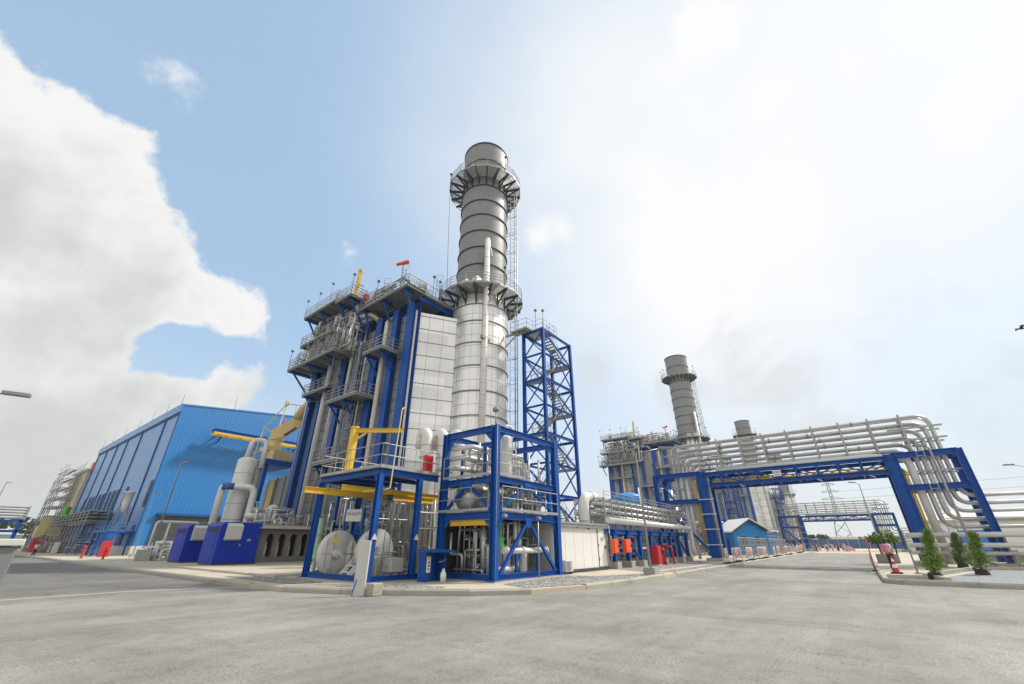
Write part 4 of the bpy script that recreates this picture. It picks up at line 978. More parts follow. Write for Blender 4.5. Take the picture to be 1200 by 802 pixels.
m.box(AX0, AY + .301, .25, AX0 + .25, 38.6, 2.62).box(AX1 - .25, AY + .301, .25, AX1, 38.6, 2.62)
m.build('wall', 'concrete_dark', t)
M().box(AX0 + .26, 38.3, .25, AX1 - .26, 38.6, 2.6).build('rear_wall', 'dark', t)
M().prism([(AX0 - .35, AY - .5, 2.625), (AX1 + .2, AY - .5, 2.625), (AX1 + .2, AY - .5, 2.83), (AX0 + .2, AY - .5, 2.83)], (0, 3.3, 0)).build('roof', 'concrete', t)
for c in cent:
    M().cyl((c + .02, AY + .65, .26), Z, .13, 1.15, 12).cyl((c + .02, AY + .65, 1.4), Z, .09, .35, 10).build('insulator', 'pipe_white', t)
    M().box(c - .1, AY - .012, 2.42, c + .1, AY - .002, 2.52).build('warning_plate', 'red', t)
p = M().box(AX0 - .012, AY + .06, 1.1, AX0 - .002, AY + .5, 2.3).build('number_plate', 'white', t)
for i, ch in enumerate('4U50'): text(ch, .3, (AX0 - .016, AY + .28, 2.13 - i * .3), (PI / 2, 0, -PI / 2), 'blue_light', p, ext=.002)
M().box(AX0 - .1, 34.9, .2, 22, 35.6, .34).build('step', 'concrete', t)

t = thing('vent_column', 'white lagged vent column with looping pipes behind the blue cubicles', 'vent column', (16.9, 47, G))
M().vessel((16.9, 47.1, G), Z, .86, 9.3, 24).build('shell', 'pipe_white', t)
m = M()
for z in (3.6, 5.0, 6.4, 7.8): m.cyl((16.9, 47.1, z), Z, .88, .05, 24)
m.build('lagging_band', 'galv', t)
M().tube([(17.9, 46.6, G), (17.9, 46.6, 8.6)], .33, 12).build('side_duct', 'galv_dark', t)
M().tube([(16.7, 47.1, 9.2), (16.9, 47.1, 11.2), (17.95, 46.3, 11.2), (17.95, 46.3, 8.4)], .25, 12, bend=.6).build('loop_pipe', 'pipe_white', t)
M().tube([(15.2, 46.6, .3), (15.2, 46.6, 6.4), (15.4, 46.2, 6.45)], .3, 12, bend=.3).build('riser_pipe', 'pipe_white', t)
M().tube([(15.1, 46.2, 6.45), (17.5, 45.2, 6.45), (17.5, 45.2, 2.8), (16.9, 45.4, 2.8)], .3, 14, bend=.7).build('bypass_pipe', 'pipe_white', t)
M().tube([(15.02, 46.23, 6.45), (15.9, 45.87, 6.45)], .31, 14).build('blue_sleeve', 'blue_dusty', t)
M().tube([(17.0, 44.6, 3.9), (18.6, 44.0, 3.9), (18.6, 44.0, 1.5)], .26, 12, bend=.4).tube([(19.0, 44.5, .3), (19.0, 44.5, 4.8), (19.5, 44.3, 4.8), (19.5, 44.3, .3)], .18, 10, bend=.35).build('branch_pipe', 'pipe_white', t)
t = thing('pipe_yard', 'low jumble of pipes, handrails and pale green valves behind the arched bay', 'pipework', (20, 42, G))
a, v = jungle(71, 16.5, 39.2, .4, 21.0, 46, 4.4, 60, .05, .13, .6); a.build('pipework', 'pipe_clad', t); v.build('valves', 'pale_green', t)
M().rail([(15.4, 39.0, 2.9), (21, 39.0, 2.9), (21, 46, 2.9)], 1.0, 1.2).build('railing', 'galv', t)
M().box(15.4, 39.0, 2.8, 21, 46, 2.86).build('deck', 'galv_dark', t)
t = thing('coolant_skid', 'white pipes and mesh guarded coolers between the lamp post and the blue cubicles', 'pipework', (13.5, 52, G))
a, v = jungle(72, 12.6, 50, .2, 15.0, 56, 1.7, 40, .05, .12, .5); a.build('pipework', 'pipe_white', t); v.build('valves', 'galv', t)
M().tube([(13.4, 56, .2), (13.4, 56, 3.6), (17, 56, 3.6), (17, 56, .2)], .12, 8, bend=.3).tube([(14.5, 56, .2), (14.5, 56, 3.6)], .1, 8).build('goal_pipe', 'pipe_white', t)
m = M()
for i in range(6): m.cut().box(12.3, 50 + i * .8, .2, 12.34, 50.7 + i * .8, 1.1)
m.build('mesh_panel', 'galv_dark', t)

t = thing('knuckle_crane', 'tan knuckle boom crane on a blue railed deck beside the boiler house', 'crane', (23.4, 53.5, 9.3))
M().box(21.0, 51.5, 9.32, 24.4, 57.4, 9.9).build('deck', 'blue_steel', t)
M().rail([(24.4, 51.6, 9.9), (21.1, 51.6, 9.9), (21.1, 57.3, 9.9)], 1.1, .9).build('railing', 'galv', t)
M().beam((21.5, 52, G), (21.5, 52, 9.3), .4).beam((21.5, 57, G), (21.5, 57, 9.3), .4).beam((21.4, 57.2, 5.5), (21.4, 60, 9.3), .3).build('leg', 'blue_steel', t)
M().box(22.0, 52.0, 9.9, 24.2, 54.6, 11.2).box(21.6, 53.2, 11.2, 23.2, 55.2, 11.7).cyl((22.7, 54.0, 11.7), Z, .75, 1.3, 16).cyl((22.7, 54.0, 12.6), Z, .9, .25, 16).build('slew_base', 'crane_tan', t)
M().prism([(22.3, 54.6, 12.9), (22.1, 54.8, 13.9), (24.3, 52.3, 16.0), (25.2, 51.6, 15.6), (23.6, 53.2, 13.6), (23.0, 53.8, 12.9)], (.5, .5, 0)).build('boom', 'crane_tan', t)
M().tube([(24.0, 52.6, 15.4), (24.3, 52.3, 16.6), (24.9, 51.7, 17.6), (25.8, 51.0, 17.9), (26.4, 50.4, 17.2)], [.5, .55, .6, .55, .45], 12).build('jib', 'crane_tan', t)
M().beam((23.2, 53.2, 13.2), (24.2, 52.6, 14.3), .25).build('ram', 'dark', t)
M().beam((21.4, 56, 10.4), (21.6, 55.6, 14.3), .12).beam((21.6, 55.6, 14.3), (23.2, 54.6, 17.6), .1).beam((23.2, 54.6, 17.6), (22.8, 54.4, 14.0), .1).beam((23.2, 54.6, 17.6), (24.6, 52.4, 17.2), .1).beam((21.6, 55.6, 14.3), (22.5, 54.6, 13.5), .1).box(23.0, 54.4, 17.4, 23.4, 54.8, 17.9).build('stay', 'crane_tan', t)
t.location = t.location + V((-.55, .75, .5))

# ------------------------------------------------------------------ left road side: cabinets, hydrants, distant plant
def cabinet(lab, x0, y0, x1, y1, h, c='red', name='hose_cabinet', cat='hose cabinet', group=None, z=G, face='S'):
    t = thing(name, lab, cat, ((x0 + x1) / 2, (y0 + y1) / 2, z), group=group)
    M().box(x0, y0, z + .12, x1, y1, z + h).build('body', c, t, bevel=.02)
    M().box(x0 + .03, y0 + .03, z, x1 - .03, y1 - .03, z + .119).build('foot', 'concrete', t)
    d = M().box(x0 + .06, y0 - .02, z + .2, x1 - .06, y0 - .002, z + h - .1).build('door', c, t)
    M().box(x1 - .2, y0 - .05, z + h * .5, x1 - .15, y0 - .021, z + h * .6).build('handle', 'galv', d)
    return t
def hydrant(lab, x, y, h=1.0, z=G):
    t = thing('fire_hydrant', lab, 'hydrant', (x, y, z))
    M().cyl((x, y, z), Z, .17, .06, 12).cyl((x, y, z), Z, .1, h, 12).lathe((x, y, z + h), Z, [(.14, 0), (.14, .08), (.06, .18), (0, .2)], 12).build('barrel', 'red', t)
    M().cyl((x - .2, y, z + h * .7), (1, 0, 0), .07, .4, 10).build('outlet', 'red', t)
cabinet('red hose cabinet on the verge below the blue hall stair', 12.6, 71.2, 13.5, 71.9, 1.7, group='red hose cabinets')
cabinet('red hose cabinet far down the kerb near the cream tower', 11.2, 118, 13.2, 119, 2.2, group='red hose cabinets')
hydrant('red hydrant post standing before the first hose cabinet', 10.6, 67.5, 1.1); hydrant('red hydrant post nearest the hall lamp post', 11.4, 62.0, 1.0)
t = thing('cream_building', 'cream panelled tower building beyond the far end of the blue hall', 'building', (22, 140, 0))
M().box(16.5, 136, 0, 32, 150, 16.5).build('wall', 'cream', t)
M().box(16.2, 135.7, 16.5, 32.3, 150.3, 17.0).build('roof', 'offwhite', t)
m = M()
for z in (4, 8, 12): m.box(16.42, 136, z, 16.5, 150, z + .15)
m.build('floor_band', 'offwhite', t)
for z in (1.5, 5.5): M().box(16.4, 138, z, 16.49, 141, z + 1.6).build('window', 'glass_dark', t)
M().box(17, 136.5, 17, 19.5, 138.5, 18.6).build('roof_unit', 'orange', t)
t = thing('scaffold_tower', 'tall galvanised scaffold stair tower against the cream building', 'scaffold', (15, 150, 0))
m = M(); xs, ys = (13.6, 16.2), (139, 142.5, 146, 149.5, 153)
for x in xs:
    for y in ys: m.tube([(x, y, 0), (x, y, 17.4 - (y - 139) * .12)], .09, 5)
k = 0
for i in range(9):
    z = 1.2 + i * 1.95
    for x in xs: m.tube([(x, ys[0], z), (x, ys[-1], z)], .07, 5)
    for y in ys: m.tube([(xs[0], y, z), (xs[1], y, z)], .07, 5)
    for a, b in zip(ys, ys[1:]): m.tube([(xs[0], a, z), (xs[0], b, z + (1.9 if (i + k) % 2 else -1.2))], .05, 4); k += 1
    for a, b in zip(ys, ys[1:]): m.tube([(xs[1], a, z + 1.9), (xs[1], b, z)], .06, 4).tube([(xs[0], a, z + 1.), (xs[0], b, z + 1.)], .05, 4)
    m.box(xs[0] + 1.0, ys[0], z - .03, xs[0] + 1.5, ys[-1], z)
m.build('frame', 'galv', t)
t = thing('yellow_shed', 'pale yellow shed at the foot of the scaffold tower', 'shed', (14, 131, 0))
M().box(12.6, 134, 3.0, 16.3, 138.6, 6.3).prism([(12.6, 134, 3.0), (16.3, 134, 3.0), (16.3, 134, 0), (14.2, 134, 0)], (0, 4.4, 0)).build('body', 'pale_yellow', t)
M().box(12.5, 133.9, 6.3, 16.4, 138.7, 6.6).build('roof', 'offwhite', t)
m = M()
for i in range(4): m.box(12.58, 134.3 + i, 4.9, 12.598, 134.9 + i, 5.9)
m.build('window', 'glass_dark', t)
t = thing('green_silo', 'bright green silo peeping out between cream building and blue hall', 'silo', (15.2, 135, 0))
M().vessel((15.9, 136.4, 4.4), Z, .6, 4.6, 18).build('shell', 'green', t); M().cyl((15.9, 136.4, 0), Z, .3, 4.6, 12).build('leg', 'galv', t)
t = thing('site_hoarding', 'stretch of grey hoarding, pipes and crates along the far left verge', 'hoarding', (11, 125, 0))
a, v = jungle(81, 11.5, 104, .2, 14.4, 134, 3.0, 60, .04, .1, .5); a.build('pipes', 'galv_dark', t); v.build('valves', 'red', t)
M().box(13.0, 104, .2, 13.2, 116, 1.8).build('panel', 'offwhite', t)
M().box(11.8, 122, .2, 13.6, 126, 2.6).build('crate', 'blue_steel', t)
t = thing('far_pipe_rack', 'distant blue and grey pipe bridge on the skyline beyond the grey cabinet', 'pipe bridge', (3, 158, 0))
m = M()
for x in (-12, -4, 4, 11.5):
    m.beam((x, 157, 0), (x, 157, 6.6), .5).beam((x, 160, 0), (x, 160, 6.6), .5)
m.beam((-14, 157, 6.4), (12, 157, 6.4), .5).beam((-14, 157, 4.2), (12, 157, 4.2), .5).beam((11.5, 157, .4), (8, 157, 4), .25)
m.build('frame', 'blue_steel', t)
m = M()
for i in range(5): m.cut().tube([(-14, 157.5, 7.0 + i * .6), (12, 157.5, 7.0 + i * .6), (12, 162, 7.0 + i * .6)], .2, 6)
for x in (-10, -2, 6, 12): m.cut().beam((x, 157.5, 6.6), (x, 157.5, 9.8), .2)
m.build('pipe', 'galv', t)
M().box(-14, 163, 0, 8, 170, 4.4).build('cladding', 'blue_light', t)
t = thing('grey_cabinet', 'flat grey metal cabinet with a pale lid close to the camera', 'cabinet', (-.4, 4.6, 0))
M().box(-1.2, 4.0, 0, .335, 5.1, 1.585).build('body', 'grey_paint', t, bevel=.008)
M().box(-1.22, 3.975, 1.587, .35, 5.13, 1.625).build('lid', 'offwhite', t, bevel=.006)
d = M().box(-1.1, 3.985, .15, -.42, 3.998, 1.45).build('door', 'grey_paint', t); M().box(-.5, 3.95, .75, -.46, 3.984, .9).build('handle', 'dark', d)

# ------------------------------------------------------------------ pipe rack along the road
PR = thing('pipe_rack', 'low pipe rack on blue trestles between the white container and the pipe bridge', 'pipe rack', (36, 13.4, G))
m = M()
for i in range(8):
    x = 27.6 + i * 2.15
    for y in (13.2, 15.6): M().ib((x, y, .55), (x, y, 2.2), .26, .26, .03, roll=(0, 1, 0)).build('trestle_leg', 'blue_steel', PR)
    M().ib((x, 13.0, 2.3), (x, 15.8, 2.3), .22, .24).build('cross_beam', 'blue_steel', PR)
    m.cut().box(x - .3, 12.9, G, x + .3, 13.5, .55).cut().box(x - .3, 15.3, G, x + .3, 15.9, .55)
m.build('footing', 'concrete', PR)
M().ib((26.5, 13.2, 2.32), (43.5, 13.2, 2.32), .2, .3).build('beam', 'blue_steel', PR); M().ib((26.5, 15.6, 2.32), (43.5, 15.6, 2.32), .2, .3).build('beam', 'blue_steel', PR)
for x in (29.75, 34.05, 40.5): M().beam((x, 13.2, 2.1), (x + 2.0, 13.2, .6), .12).build('brace', 'blue_steel', PR)
m = M().tube([(27.0, 13.15, 2.98), (43.6, 13.15, 2.9), (44.3, 13.15, 2.9), (44.3, 13.15, .85), (45.5, 13.3, .85), (45.5, 13.3, 4.8)], .2, 12, bend=.4); m.build('pipe', 'pipe_white', PR)
for i, (z, y, r) in enumerate(((3.3, 14.4, .12), (3.55, 13.9, .15), (3.8, 15.0, .1), (4.0, 14.2, .14), (4.25, 13.7, .11), (3.4, 15.5, .16), (4.15, 15.4, .1))):
    M().tube([(26.9, y, z + .08), (41 + .5 * i, y, z - .06), (42.5 + .5 * i, y, z - .06), (42.5 + .5 * i, y + 1.2, z - .06)], r, 9, bend=.3).build('pipe', 'pipe_clad', PR)
m = M()
for i in range(15):
    x = 27.3 + i * 1.1; m.cut()
    for y in (13.45, 15.75): m.beam((x, y, 2.4), (x, y, 4.45), .08)
    for z in (3.15, 3.7, 4.4): m.beam((x, 13.45, z), (x, 15.75, z), .06)
m.build('pipe_support', 'galv', PR)
M().rail([(27.2, 13.4, 4.4), (42, 13.4, 4.3)], .45, 1.6, .02, kick=False).build('cable_ladder', 'galv', PR)
a, v = jungle(91, 28, 13.6, .4, 43, 15.6, 2.1, 26, .04, .1, .3); a.build('small_pipes', 'galv', PR); v.build('valves', 'galv_dark', PR)
t = thing('elbow_duct', 'fat white elbow duct rising behind the container roof', 'duct', (26.5, 14.5, G))
M().tube([(26.35, 14.5, G), (26.35, 14.5, 4.5), (28.0, 14.5, 4.5)], .34, 18, bend=.7).build('duct', 'pipe_white', t)
M().cyl((27.2, 14.5, 4.5), (1, 0, 0), .38, .07, 18).cyl((26.35, 14.5, 2.9), Z, .38, .07, 18).build('flange', 'galv', t)
M().tube([(27.4, 14.5, 4.5), (28.4, 14.5, 4.5), (28.4, 14.5, 3.6)], .3, 14, bend=.4).build('reducer', 'galv', t)
for x, w_, lab in ((26.75, .62, 'orange panel box half behind the white container edge'), (28.5, .85, 'orange panel box hung on the blue trestle in full view')):
    t = thing('panel_box', lab, 'panel box', (x + w_ / 2, 12.9, 1.1), group='orange panel boxes')
    M().box(x, 12.75, 1.05, x + w_, 12.98, 1.86).build('body', 'orange', t, bevel=.02)
    d = M().box(x + .05, 12.73, 1.1, x + w_ - .05, 12.748, 1.81).build('door', 'orange', t); M().box(x + w_ - .16, 12.70, 1.4, x + w_ - .12, 12.729, 1.52).build('handle', 'dark', d)
    M().box(x + .15, 12.99, .9, x + .25, 13.08, 2.05).build('bracket', 'galv', t)
t = cabinet('red hose cabinet with slanting red pipes beside the pipe rack', 33.35, 12.5, 34.15, 13.0, 1.3, group='red hose cabinets')
M().tube([(34.6, 12.4, G), (34.4, 12.4, 1.2), (34.4, 12.8, 1.3)], .07, 8, bend=.1).tube([(36.4, 12.4, G), (36.1, 12.4, 1.4), (36.1, 13.4, 1.5)], .07, 8, bend=.1).tube([(35.3, 12.8, G), (35.3, 12.8, .8)], .1, 8).build('pipe', 'red', t)
t = thing('water_tank', 'bright blue domed water tank above the pipe rack', 'tank', (38.6, 16.4, G))
M().lathe((38.6, 16.6, 4.3), Z, [(0, 0), (1.25, 0), (1.32, .1), (1.32, 1.15), (1.0, 1.4), (.5, 1.52), (0, 1.56)], 26).build('shell', 'blue_light', t)
for x, y in ((37.8, 15.9), (39.4, 15.9), (37.8, 17.3), (39.4, 17.3)): M().beam((x, y, G), (x, y, 4.3), .16).build('leg', 'galv', t)
M().tube([(38.2, 15.5, .4), (38.2, 15.25, 4.5), (38.2, 15.3, 6.2)], .07, 6).build('pipe', 'pipe_white', t)
t = thing('blue_shelter', 'blue panelled shed behind the pipe rack and bridge tower', 'shed', (50, 19, G))
M().box(46.5, 18.2, .15, 60, 24, 3.3).build('wall', 'blue_wall', t); M().box(46.2, 17.9, 3.3, 60.3, 24.3, 3.5).build('roof', 'blue_trim', t)
M().box(49, 18.15, .3, 50, 18.19, 2.3).build('door', 'blue_trim', t)
t = thing('process_pipework', 'thick of upright grey pipes and blue posts between boiler units', 'pipework', (60, 20, G))
a, v = jungle(93, 49, 16.6, .3, 56, 18, 7.2, 50, .06, .16, .7); a.build('pipework', 'pipe_clad', t); v.build('valves', 'galv_dark', t)
a, v = jungle(94, 62, 17.2, .3, 100, 22, 4.5, 46, .08, .22, .6); a.build('pipework', 'galv', t); v.build('valves', 'galv_dark', t)
m = M()
for i in range(7): m.cut().beam((64 + i * 6, 17, .1), (64 + i * 6, 17, 5), .3).beam((64 + i * 6, 17, 4.8), (64 + i * 6, 21, 4.8), .3)
m.build('post', 'blue_steel', t)

# ------------------------------------------------------------------ the pipe bridge over the road
gy = thing('pipe_bridge', 'near blue steel bridge carrying silver pipes across the road', 'pipe bridge', (46, 4, 0))
XA, XB = 44.7, 47.4
for X in (XA, XB):
    for y, w, n in ((-7.05, .42, 'leg'), (-3.1, .80, 'leg'), (11.35, .80, 'leg'), (15.9, .45, 'leg')):
        M().ib((X, y, 1.35), (X, y, 8.0), .4, w, .05, roll=(0, 1, 0)).build(n, 'blue_steel', gy)
        M().ib((X, y, .42), (X, y, 1.35), .405, w + .01, .05, roll=(0, 1, 0)).build('leg_foot', 'blue_dusty' if y < 0 else 'blue_steel', gy)
    for a, b, z in ((-7.0, -3.2, 7.82), (-7.0, -3.2, 5.42), (11.4, 15.9, 7.82), (11.4, 15.9, 5.3)):
        M().ib((X, a, z), (X, b, z), .3, .42, .04).build('beam', 'blue_steel', gy)
    for z in (7.72, 6.68): M().ib((X, -3.0, z), (X, 11.3, z), .28, .30, .035).build('chord', 'blue_steel', gy)
    m = M(); n = 9
    for i in range(n + 1):
        y = -2.7 + 13.7 * i / n; m.beam((X, y, 6.8), (X, y, 7.6), .14)
        if i < n: m.beam((X, y, 6.85 if i % 2 else 7.55), (X, y + 13.7 / n, 7.55 if i % 2 else 6.85), .1)
    m.build('web', 'blue_steel', gy)
    M().beam((X, 15.7, 5.2), (X, 11.5, .8), .2).beam((X, 15.7, 7.6), (X, 14.2, 5.4), .13).build('brace', 'blue_steel', gy)
m = M(); n = 9
for i in range(n + 1):
    y = -2.7 + 13.7 * i / n
    for z in (6.66, 7.74): m.cut(); m.beam((XA, y, z), (XB, y, z), .14)
    if i < n:
        for z in (6.66,): m.cut(); m.beam((XA, y, z), (XB, y + 13.7 / n, z), .09)
for y in (-7.05, 15.9, -3.1, 11.35):
    for z in (7.8, 5.4): m.cut().beam((XA, y, z), (XB, y, z), .26)
for y in (-7.05, 15.9, -3.1, 11.35): m.cut().beam((XA, y, .8), (XB, y, 5.2), .12)
m.build('cross_member', 'blue_steel', gy)
for y in (-7.05, -3.1, 11.35, 15.9): M().box(XA - .6, y - .75, -.02, XB + .6, y + .75, .42).build('footing', 'concrete', gy)
tops = [10.85, 10.3, 9.8, 9.28, 8.8, 8.35]
for i, z in enumerate(tops):
    ye, zl = -6.35 + .42 * i, 4.75 - .52 * i
    yl, zq = 14.1 - .42 * i, 5.0 - .5 * i
    for X, r in ((45.6, .14 if i % 2 else .115), (46.4, .08)):
        M().tube([(X, -24, zl), (X, ye, zl), (X, ye, z), (X, yl, z), (X, yl, zq), (X, 19.5, zq)], r, 9, bend=.85).build('pipe', 'pipe_clad', gy)
rnd = random.Random(14)
for i, z in enumerate(tops):
    for y in (rnd.uniform(-2, 2), rnd.uniform(4, 7), rnd.uniform(8.5, 11)):
        for X, r in ((45.6, .15 if i % 2 else .12),): M().cyl((X, y, z), (0, 1, 0), r * 1.6, .05, 12).cyl((X, y + .07, z), (0, 1, 0), r * 1.6, .05, 12).build('flange', 'galv_dark', gy)
m = M()
for i in range(10):
    y = -4.6 + 2.0 * i; m.cut()
    for X in (45.2, 46.9): m.beam((X, y, 7.95), (X, y, 11.05), .13)
    for z in tops: m.beam((45.2, y, z - .19), (46.9, y, z - .19), .1)
for i in range(5): y = -3.9 - .8 * i
for z in (9.9, 9.0, 6.6):
    for X in (45.2, 46.9): m.cut(); m.beam((X, -3.6, z), (X, -6.9, z), .12)
    for X in (45.2, 46.9): m.cut(); m.beam((X, 11.6, z), (X, 14.8, z), .12)
m.build('pipe_support', 'galv', gy)
M().tube([(45.3, -4.15, .3), (45.3, -4.15, 7.6), (45.3, -2.0, 8.0), (45.3, 10.0, 8.0)], .26, 14, bend=.6).build('main_pipe', 'pipe_white', gy)
M().tube([(44.95, -3.72, .3), (44.95, -3.72, 6.9), (44.95, 10.5, 6.95)], .06, 7, bend=.4).tube([(45.1, -3.6, .3), (45.1, -3.6, 7.1), (45.1, 10.5, 7.15)], .06, 7, bend=.4).build('conduit', 'yellow', gy)
M().tube([(45.2, 12.2, .9), (45.2, 12.2, 7.3)], .2, 12).build('tan_pipe', 'tan', gy)
M().tube([(45.1, 12.9, .3), (45.1, 12.9, 7.5)], .14, 10).tube([(45.4, 13.5, .5), (45.4, 13.5, 7.9)], .1, 10).build('pipe', 'pipe_white', gy)
m = M()
for i in range(6): m.cut().tube([(44.45 + .12 * i, 10.75, .3), (44.45 + .12 * i, 10.75, 7.4)], .035, 5)
m.build('cable', 'galv', gy)
m = M()
for z in (1.5, 2.8, 4.1, 5.4): m.cut().beam((44.4, 11.9, z), (44.4, 10.5, z), .06)
m.build('cable_clamp', 'white', gy)
M().ladder((44.3, -4.9, .5), (44.3, -4.9, 8.3), (0, 1, 0), .45, .03).build('ladder', 'galv', gy)
p = M().box(44.50, 4.5, 7.0, 44.53, 5.15, 7.5).build('height_sign', 'white', gy)
M().box(44.49, 4.95, 7.28, 44.497, 5.08, 7.4).box(44.49, 4.75, 7.28, 44.497, 4.9, 7.4).box(44.49, 4.58, 7.28, 44.497, 4.7, 7.4).box(44.49, 4.6, 7.1, 44.497, 5.05, 7.15).build('marking', 'galv_dark', p)
for y in (-1.5, 2.0, 8.0): M().beam((44.5, y, 6.5), (44.4, y - .3, 6.3), .08).build('flood_light', 'offwhite', gy)
copy_tree(gy, (46 + 89.4, 5.0, 0), 'far blue pipe bridge crossing the road in the distance')
for o in list(C.objects):
    if o.parent is None and o.get('category') == 'pipe bridge' and o.name.startswith('pipe_bridge'): o['group'] = 'blue pipe bridges over the road'

# rack going off beyond the bridge on the planted side
t = thing('side_pipe_rack', 'grey rack of stacked pipes beyond the slanting blue bridge leg', 'pipe rack', (47, -11, G))
m = M()
for y in (-10.2, -13.5, -17):
    m.cut()
    for X in (45.0, 47.2): m.beam((X, y, G), (X, y, 5.1), .2)
    for i in range(6): m.beam((45.0, y, 4.55 - .52 * i), (47.2, y, 4.55 - .52 * i), .12)
m.build('frame', 'galv_dark', t)
for z, x, r in ((2.15, 44.1, .17), (1.5, 43.6, .15), (1.0, 44.4, .12)):
    M().tube([(x, -2.2, z), (x, -24, z)], r, 12).build('pipe', 'pipe_white', t)
m = M()
for i in range(10): m.cut(); m.beam((43.5, -3 - 2.1 * i, G), (43.5, -3 - 2.1 * i, z), .14).beam((44.5, -3 - 2.1 * i, G), (44.5, -3 - 2.1 * i, 2.0), .12).beam((43.4, -3 - 2.1 * i, .85), (44.6, -3 - 2.1 * i, .85), .1)
m.build('pipe_support', 'galv_dark', t)
t = thing('low_wall', 'low concrete wall running along the verge behind the young trees', 'wall', (52, -14, G))
M().box(50.5, -26, G, 50.8, -3.6, .75).box(50.45, -26, .752, 50.85, -3.6, .85).build('wall', 'concrete', t)
t = thing('storage_yard', 'dark stacked crates and blue drums seen under the side rack', 'storage yard', (60, -16, G))
rnd = random.Random(4); m = M(); m2 = M(); m3 = M()
for i in range(24): x = 54 + rnd.uniform(0, 6); y = -5 - i * .95; h = rnd.uniform(.8, 1.6); (m, m2, m3)[i % 3].cut().box(x, y, .12, x + 1.2, y + .85, .12 + h)
m.build('crate', 'dark', t); m2.build('crate', 'blue_dusty', t); m3.build('crate', 'tan', t)
t = thing('white_shed', 'long pale shed far beyond the pipe bridge on the planted side', 'shed', (110, -24, G))
M().prism([(96, -8, G), (96, -8, 4.6), (106, -8, 6.2), (116, -8, 4.6), (116, -8, G)], (0, -50, 0)).build('wall', 'white', t)
M().prism([(95.5, -7.8, 4.62), (106, -7.8, 6.3), (116.5, -7.8, 4.62), (116.5, -7.8, 4.9), (106, -7.8, 6.6), (95.5, -7.8, 4.9)], (0, -50.4, 0)).build('roof', 'offwhite', t)
M().box(95.93, -14, .2, 95.99, -11, 3.4).box(95.93, -24, .2, 95.99, -21, 3.4).build('door', 'blue_light', t)
t = thing('blue_hut', 'small blue gabled hut with a white roof behind the barriers', 'hut', (71.2, 13.0, G), math.radians(-52))
M().prism([(-2.4, 0, 0), (-2.4, 0, 3.1), (0, 0, 4.5), (2.4, 0, 3.1), (2.4, 0, 0)][::-1], (0, 5, 0)).build('wall', 'blue_light', t)
M().prism([(-2.95, -.7, 2.85), (0, -.7, 4.58), (2.95, -.7, 2.85), (2.95, -.7, 3.0), (0, -.7, 4.75), (-2.95, -.7, 3.0)], (0, 6.2, 0)).build('roof', 'white', t)
M().beam((-2.4, -.35, 3.02), (0, -.35, 4.42), .5, .06).beam((2.4, -.35, 3.02), (0, -.35, 4.42), .5, .06).build('soffit', 'dark', t)
for x in (-1.35, .55):
    f = M().box(x, -.05, 1.3, x + .65, -.004, 2.35).build('window', 'glass_dark', t); M().box(x - .08, -.09, 1.2, x + .73, -.004, 1.29).build('sill', 'offwhite', f)
M().box(-2.45, 1.5, .05, -2.405, 2.4, 2.1).build('door', 'blue_trim', t)
t = thing('site_office', 'far blue and grey cabins behind the mesh fence past the hut', 'cabin', (88, 13, G))
M().box(86, 13.5, .2, 100, 17, 3.6).build('wall', 'blue_dusty', t); M().box(85.7, 13.2, 3.6, 100.3, 17.3, 3.8).build('roof', 'offwhite', t)
m = M()
for i in range(5): m.box(85.95, 14 + i * .6, .6, 85.99, 14.3 + i * .6, 3.2)
for i in range(6): m.box(86, 13.46, .6 + i * .5, 100, 13.49, .75 + i * .5)
m.build('slat', 'blue_trim', t)
M().box(82.2, 11.6, .2, 84.6, 12.4, 1.9).build('water_box', 'blue_light', t)

# crowd barriers and mesh fence along the kerb
proto = None
spots = [(40.6, 9.5, .15), (42.9, 9.2, -.1), (45.3, 9.7, .1), (48.3, 9.3, 0.05), (51.2, 9.6, .12), (55.0, 9.4, -.08), (59.5, 9.7, .04), (64.5, 9.5, .1), (70, 9.8, 0), (76, 9.6, -.05), (83, 10, .1), (90, 9.8, 0), (96, 10.2, .2), (101, 10.6, -.2)]
ORDN = ['nearest', 'second', 'third', 'fourth', 'fifth', 'sixth', 'seventh', 'eighth', 'ninth', 'tenth', 'eleventh', 'twelfth', 'thirteenth', 'farthest']
where = ['%s of the kerb row from the bridge leg' % o for o in ORDN]
for (x, y, rz), wl in zip(spots, where):
    lab = 'pink and white crowd barrier, ' + wl
    if proto is None:
        proto = thing('crowd_barrier', lab, 'barrier', (x, y, .15), rz, 'crowd barriers along the kerb')
        M().tube([(-1.05, 0, .12), (-1.05, 0, 1.08), (1.05, 0, 1.08), (1.05, 0, .12)], .04, 6, bend=.12).tube([(-1.05, 0, .28), (1.05, 0, .28)], .035, 6).build('frame', 'white', proto)
        m = M()
        for i in range(10): m.tube([(-.9 + i * .2, 0, .28), (-.9 + i * .2, 0, 1.06)], .018, 5)
        m.build('bars', 'pink', proto)
        M().box(-1.0, -.3, 0, -.9, .3, .1).box(.9, -.3, 0, 1.0, .3, .1).build('foot', 'dark', proto)
    else: copy_tree(proto, (x, y, .15), lab, rz)
fp = None
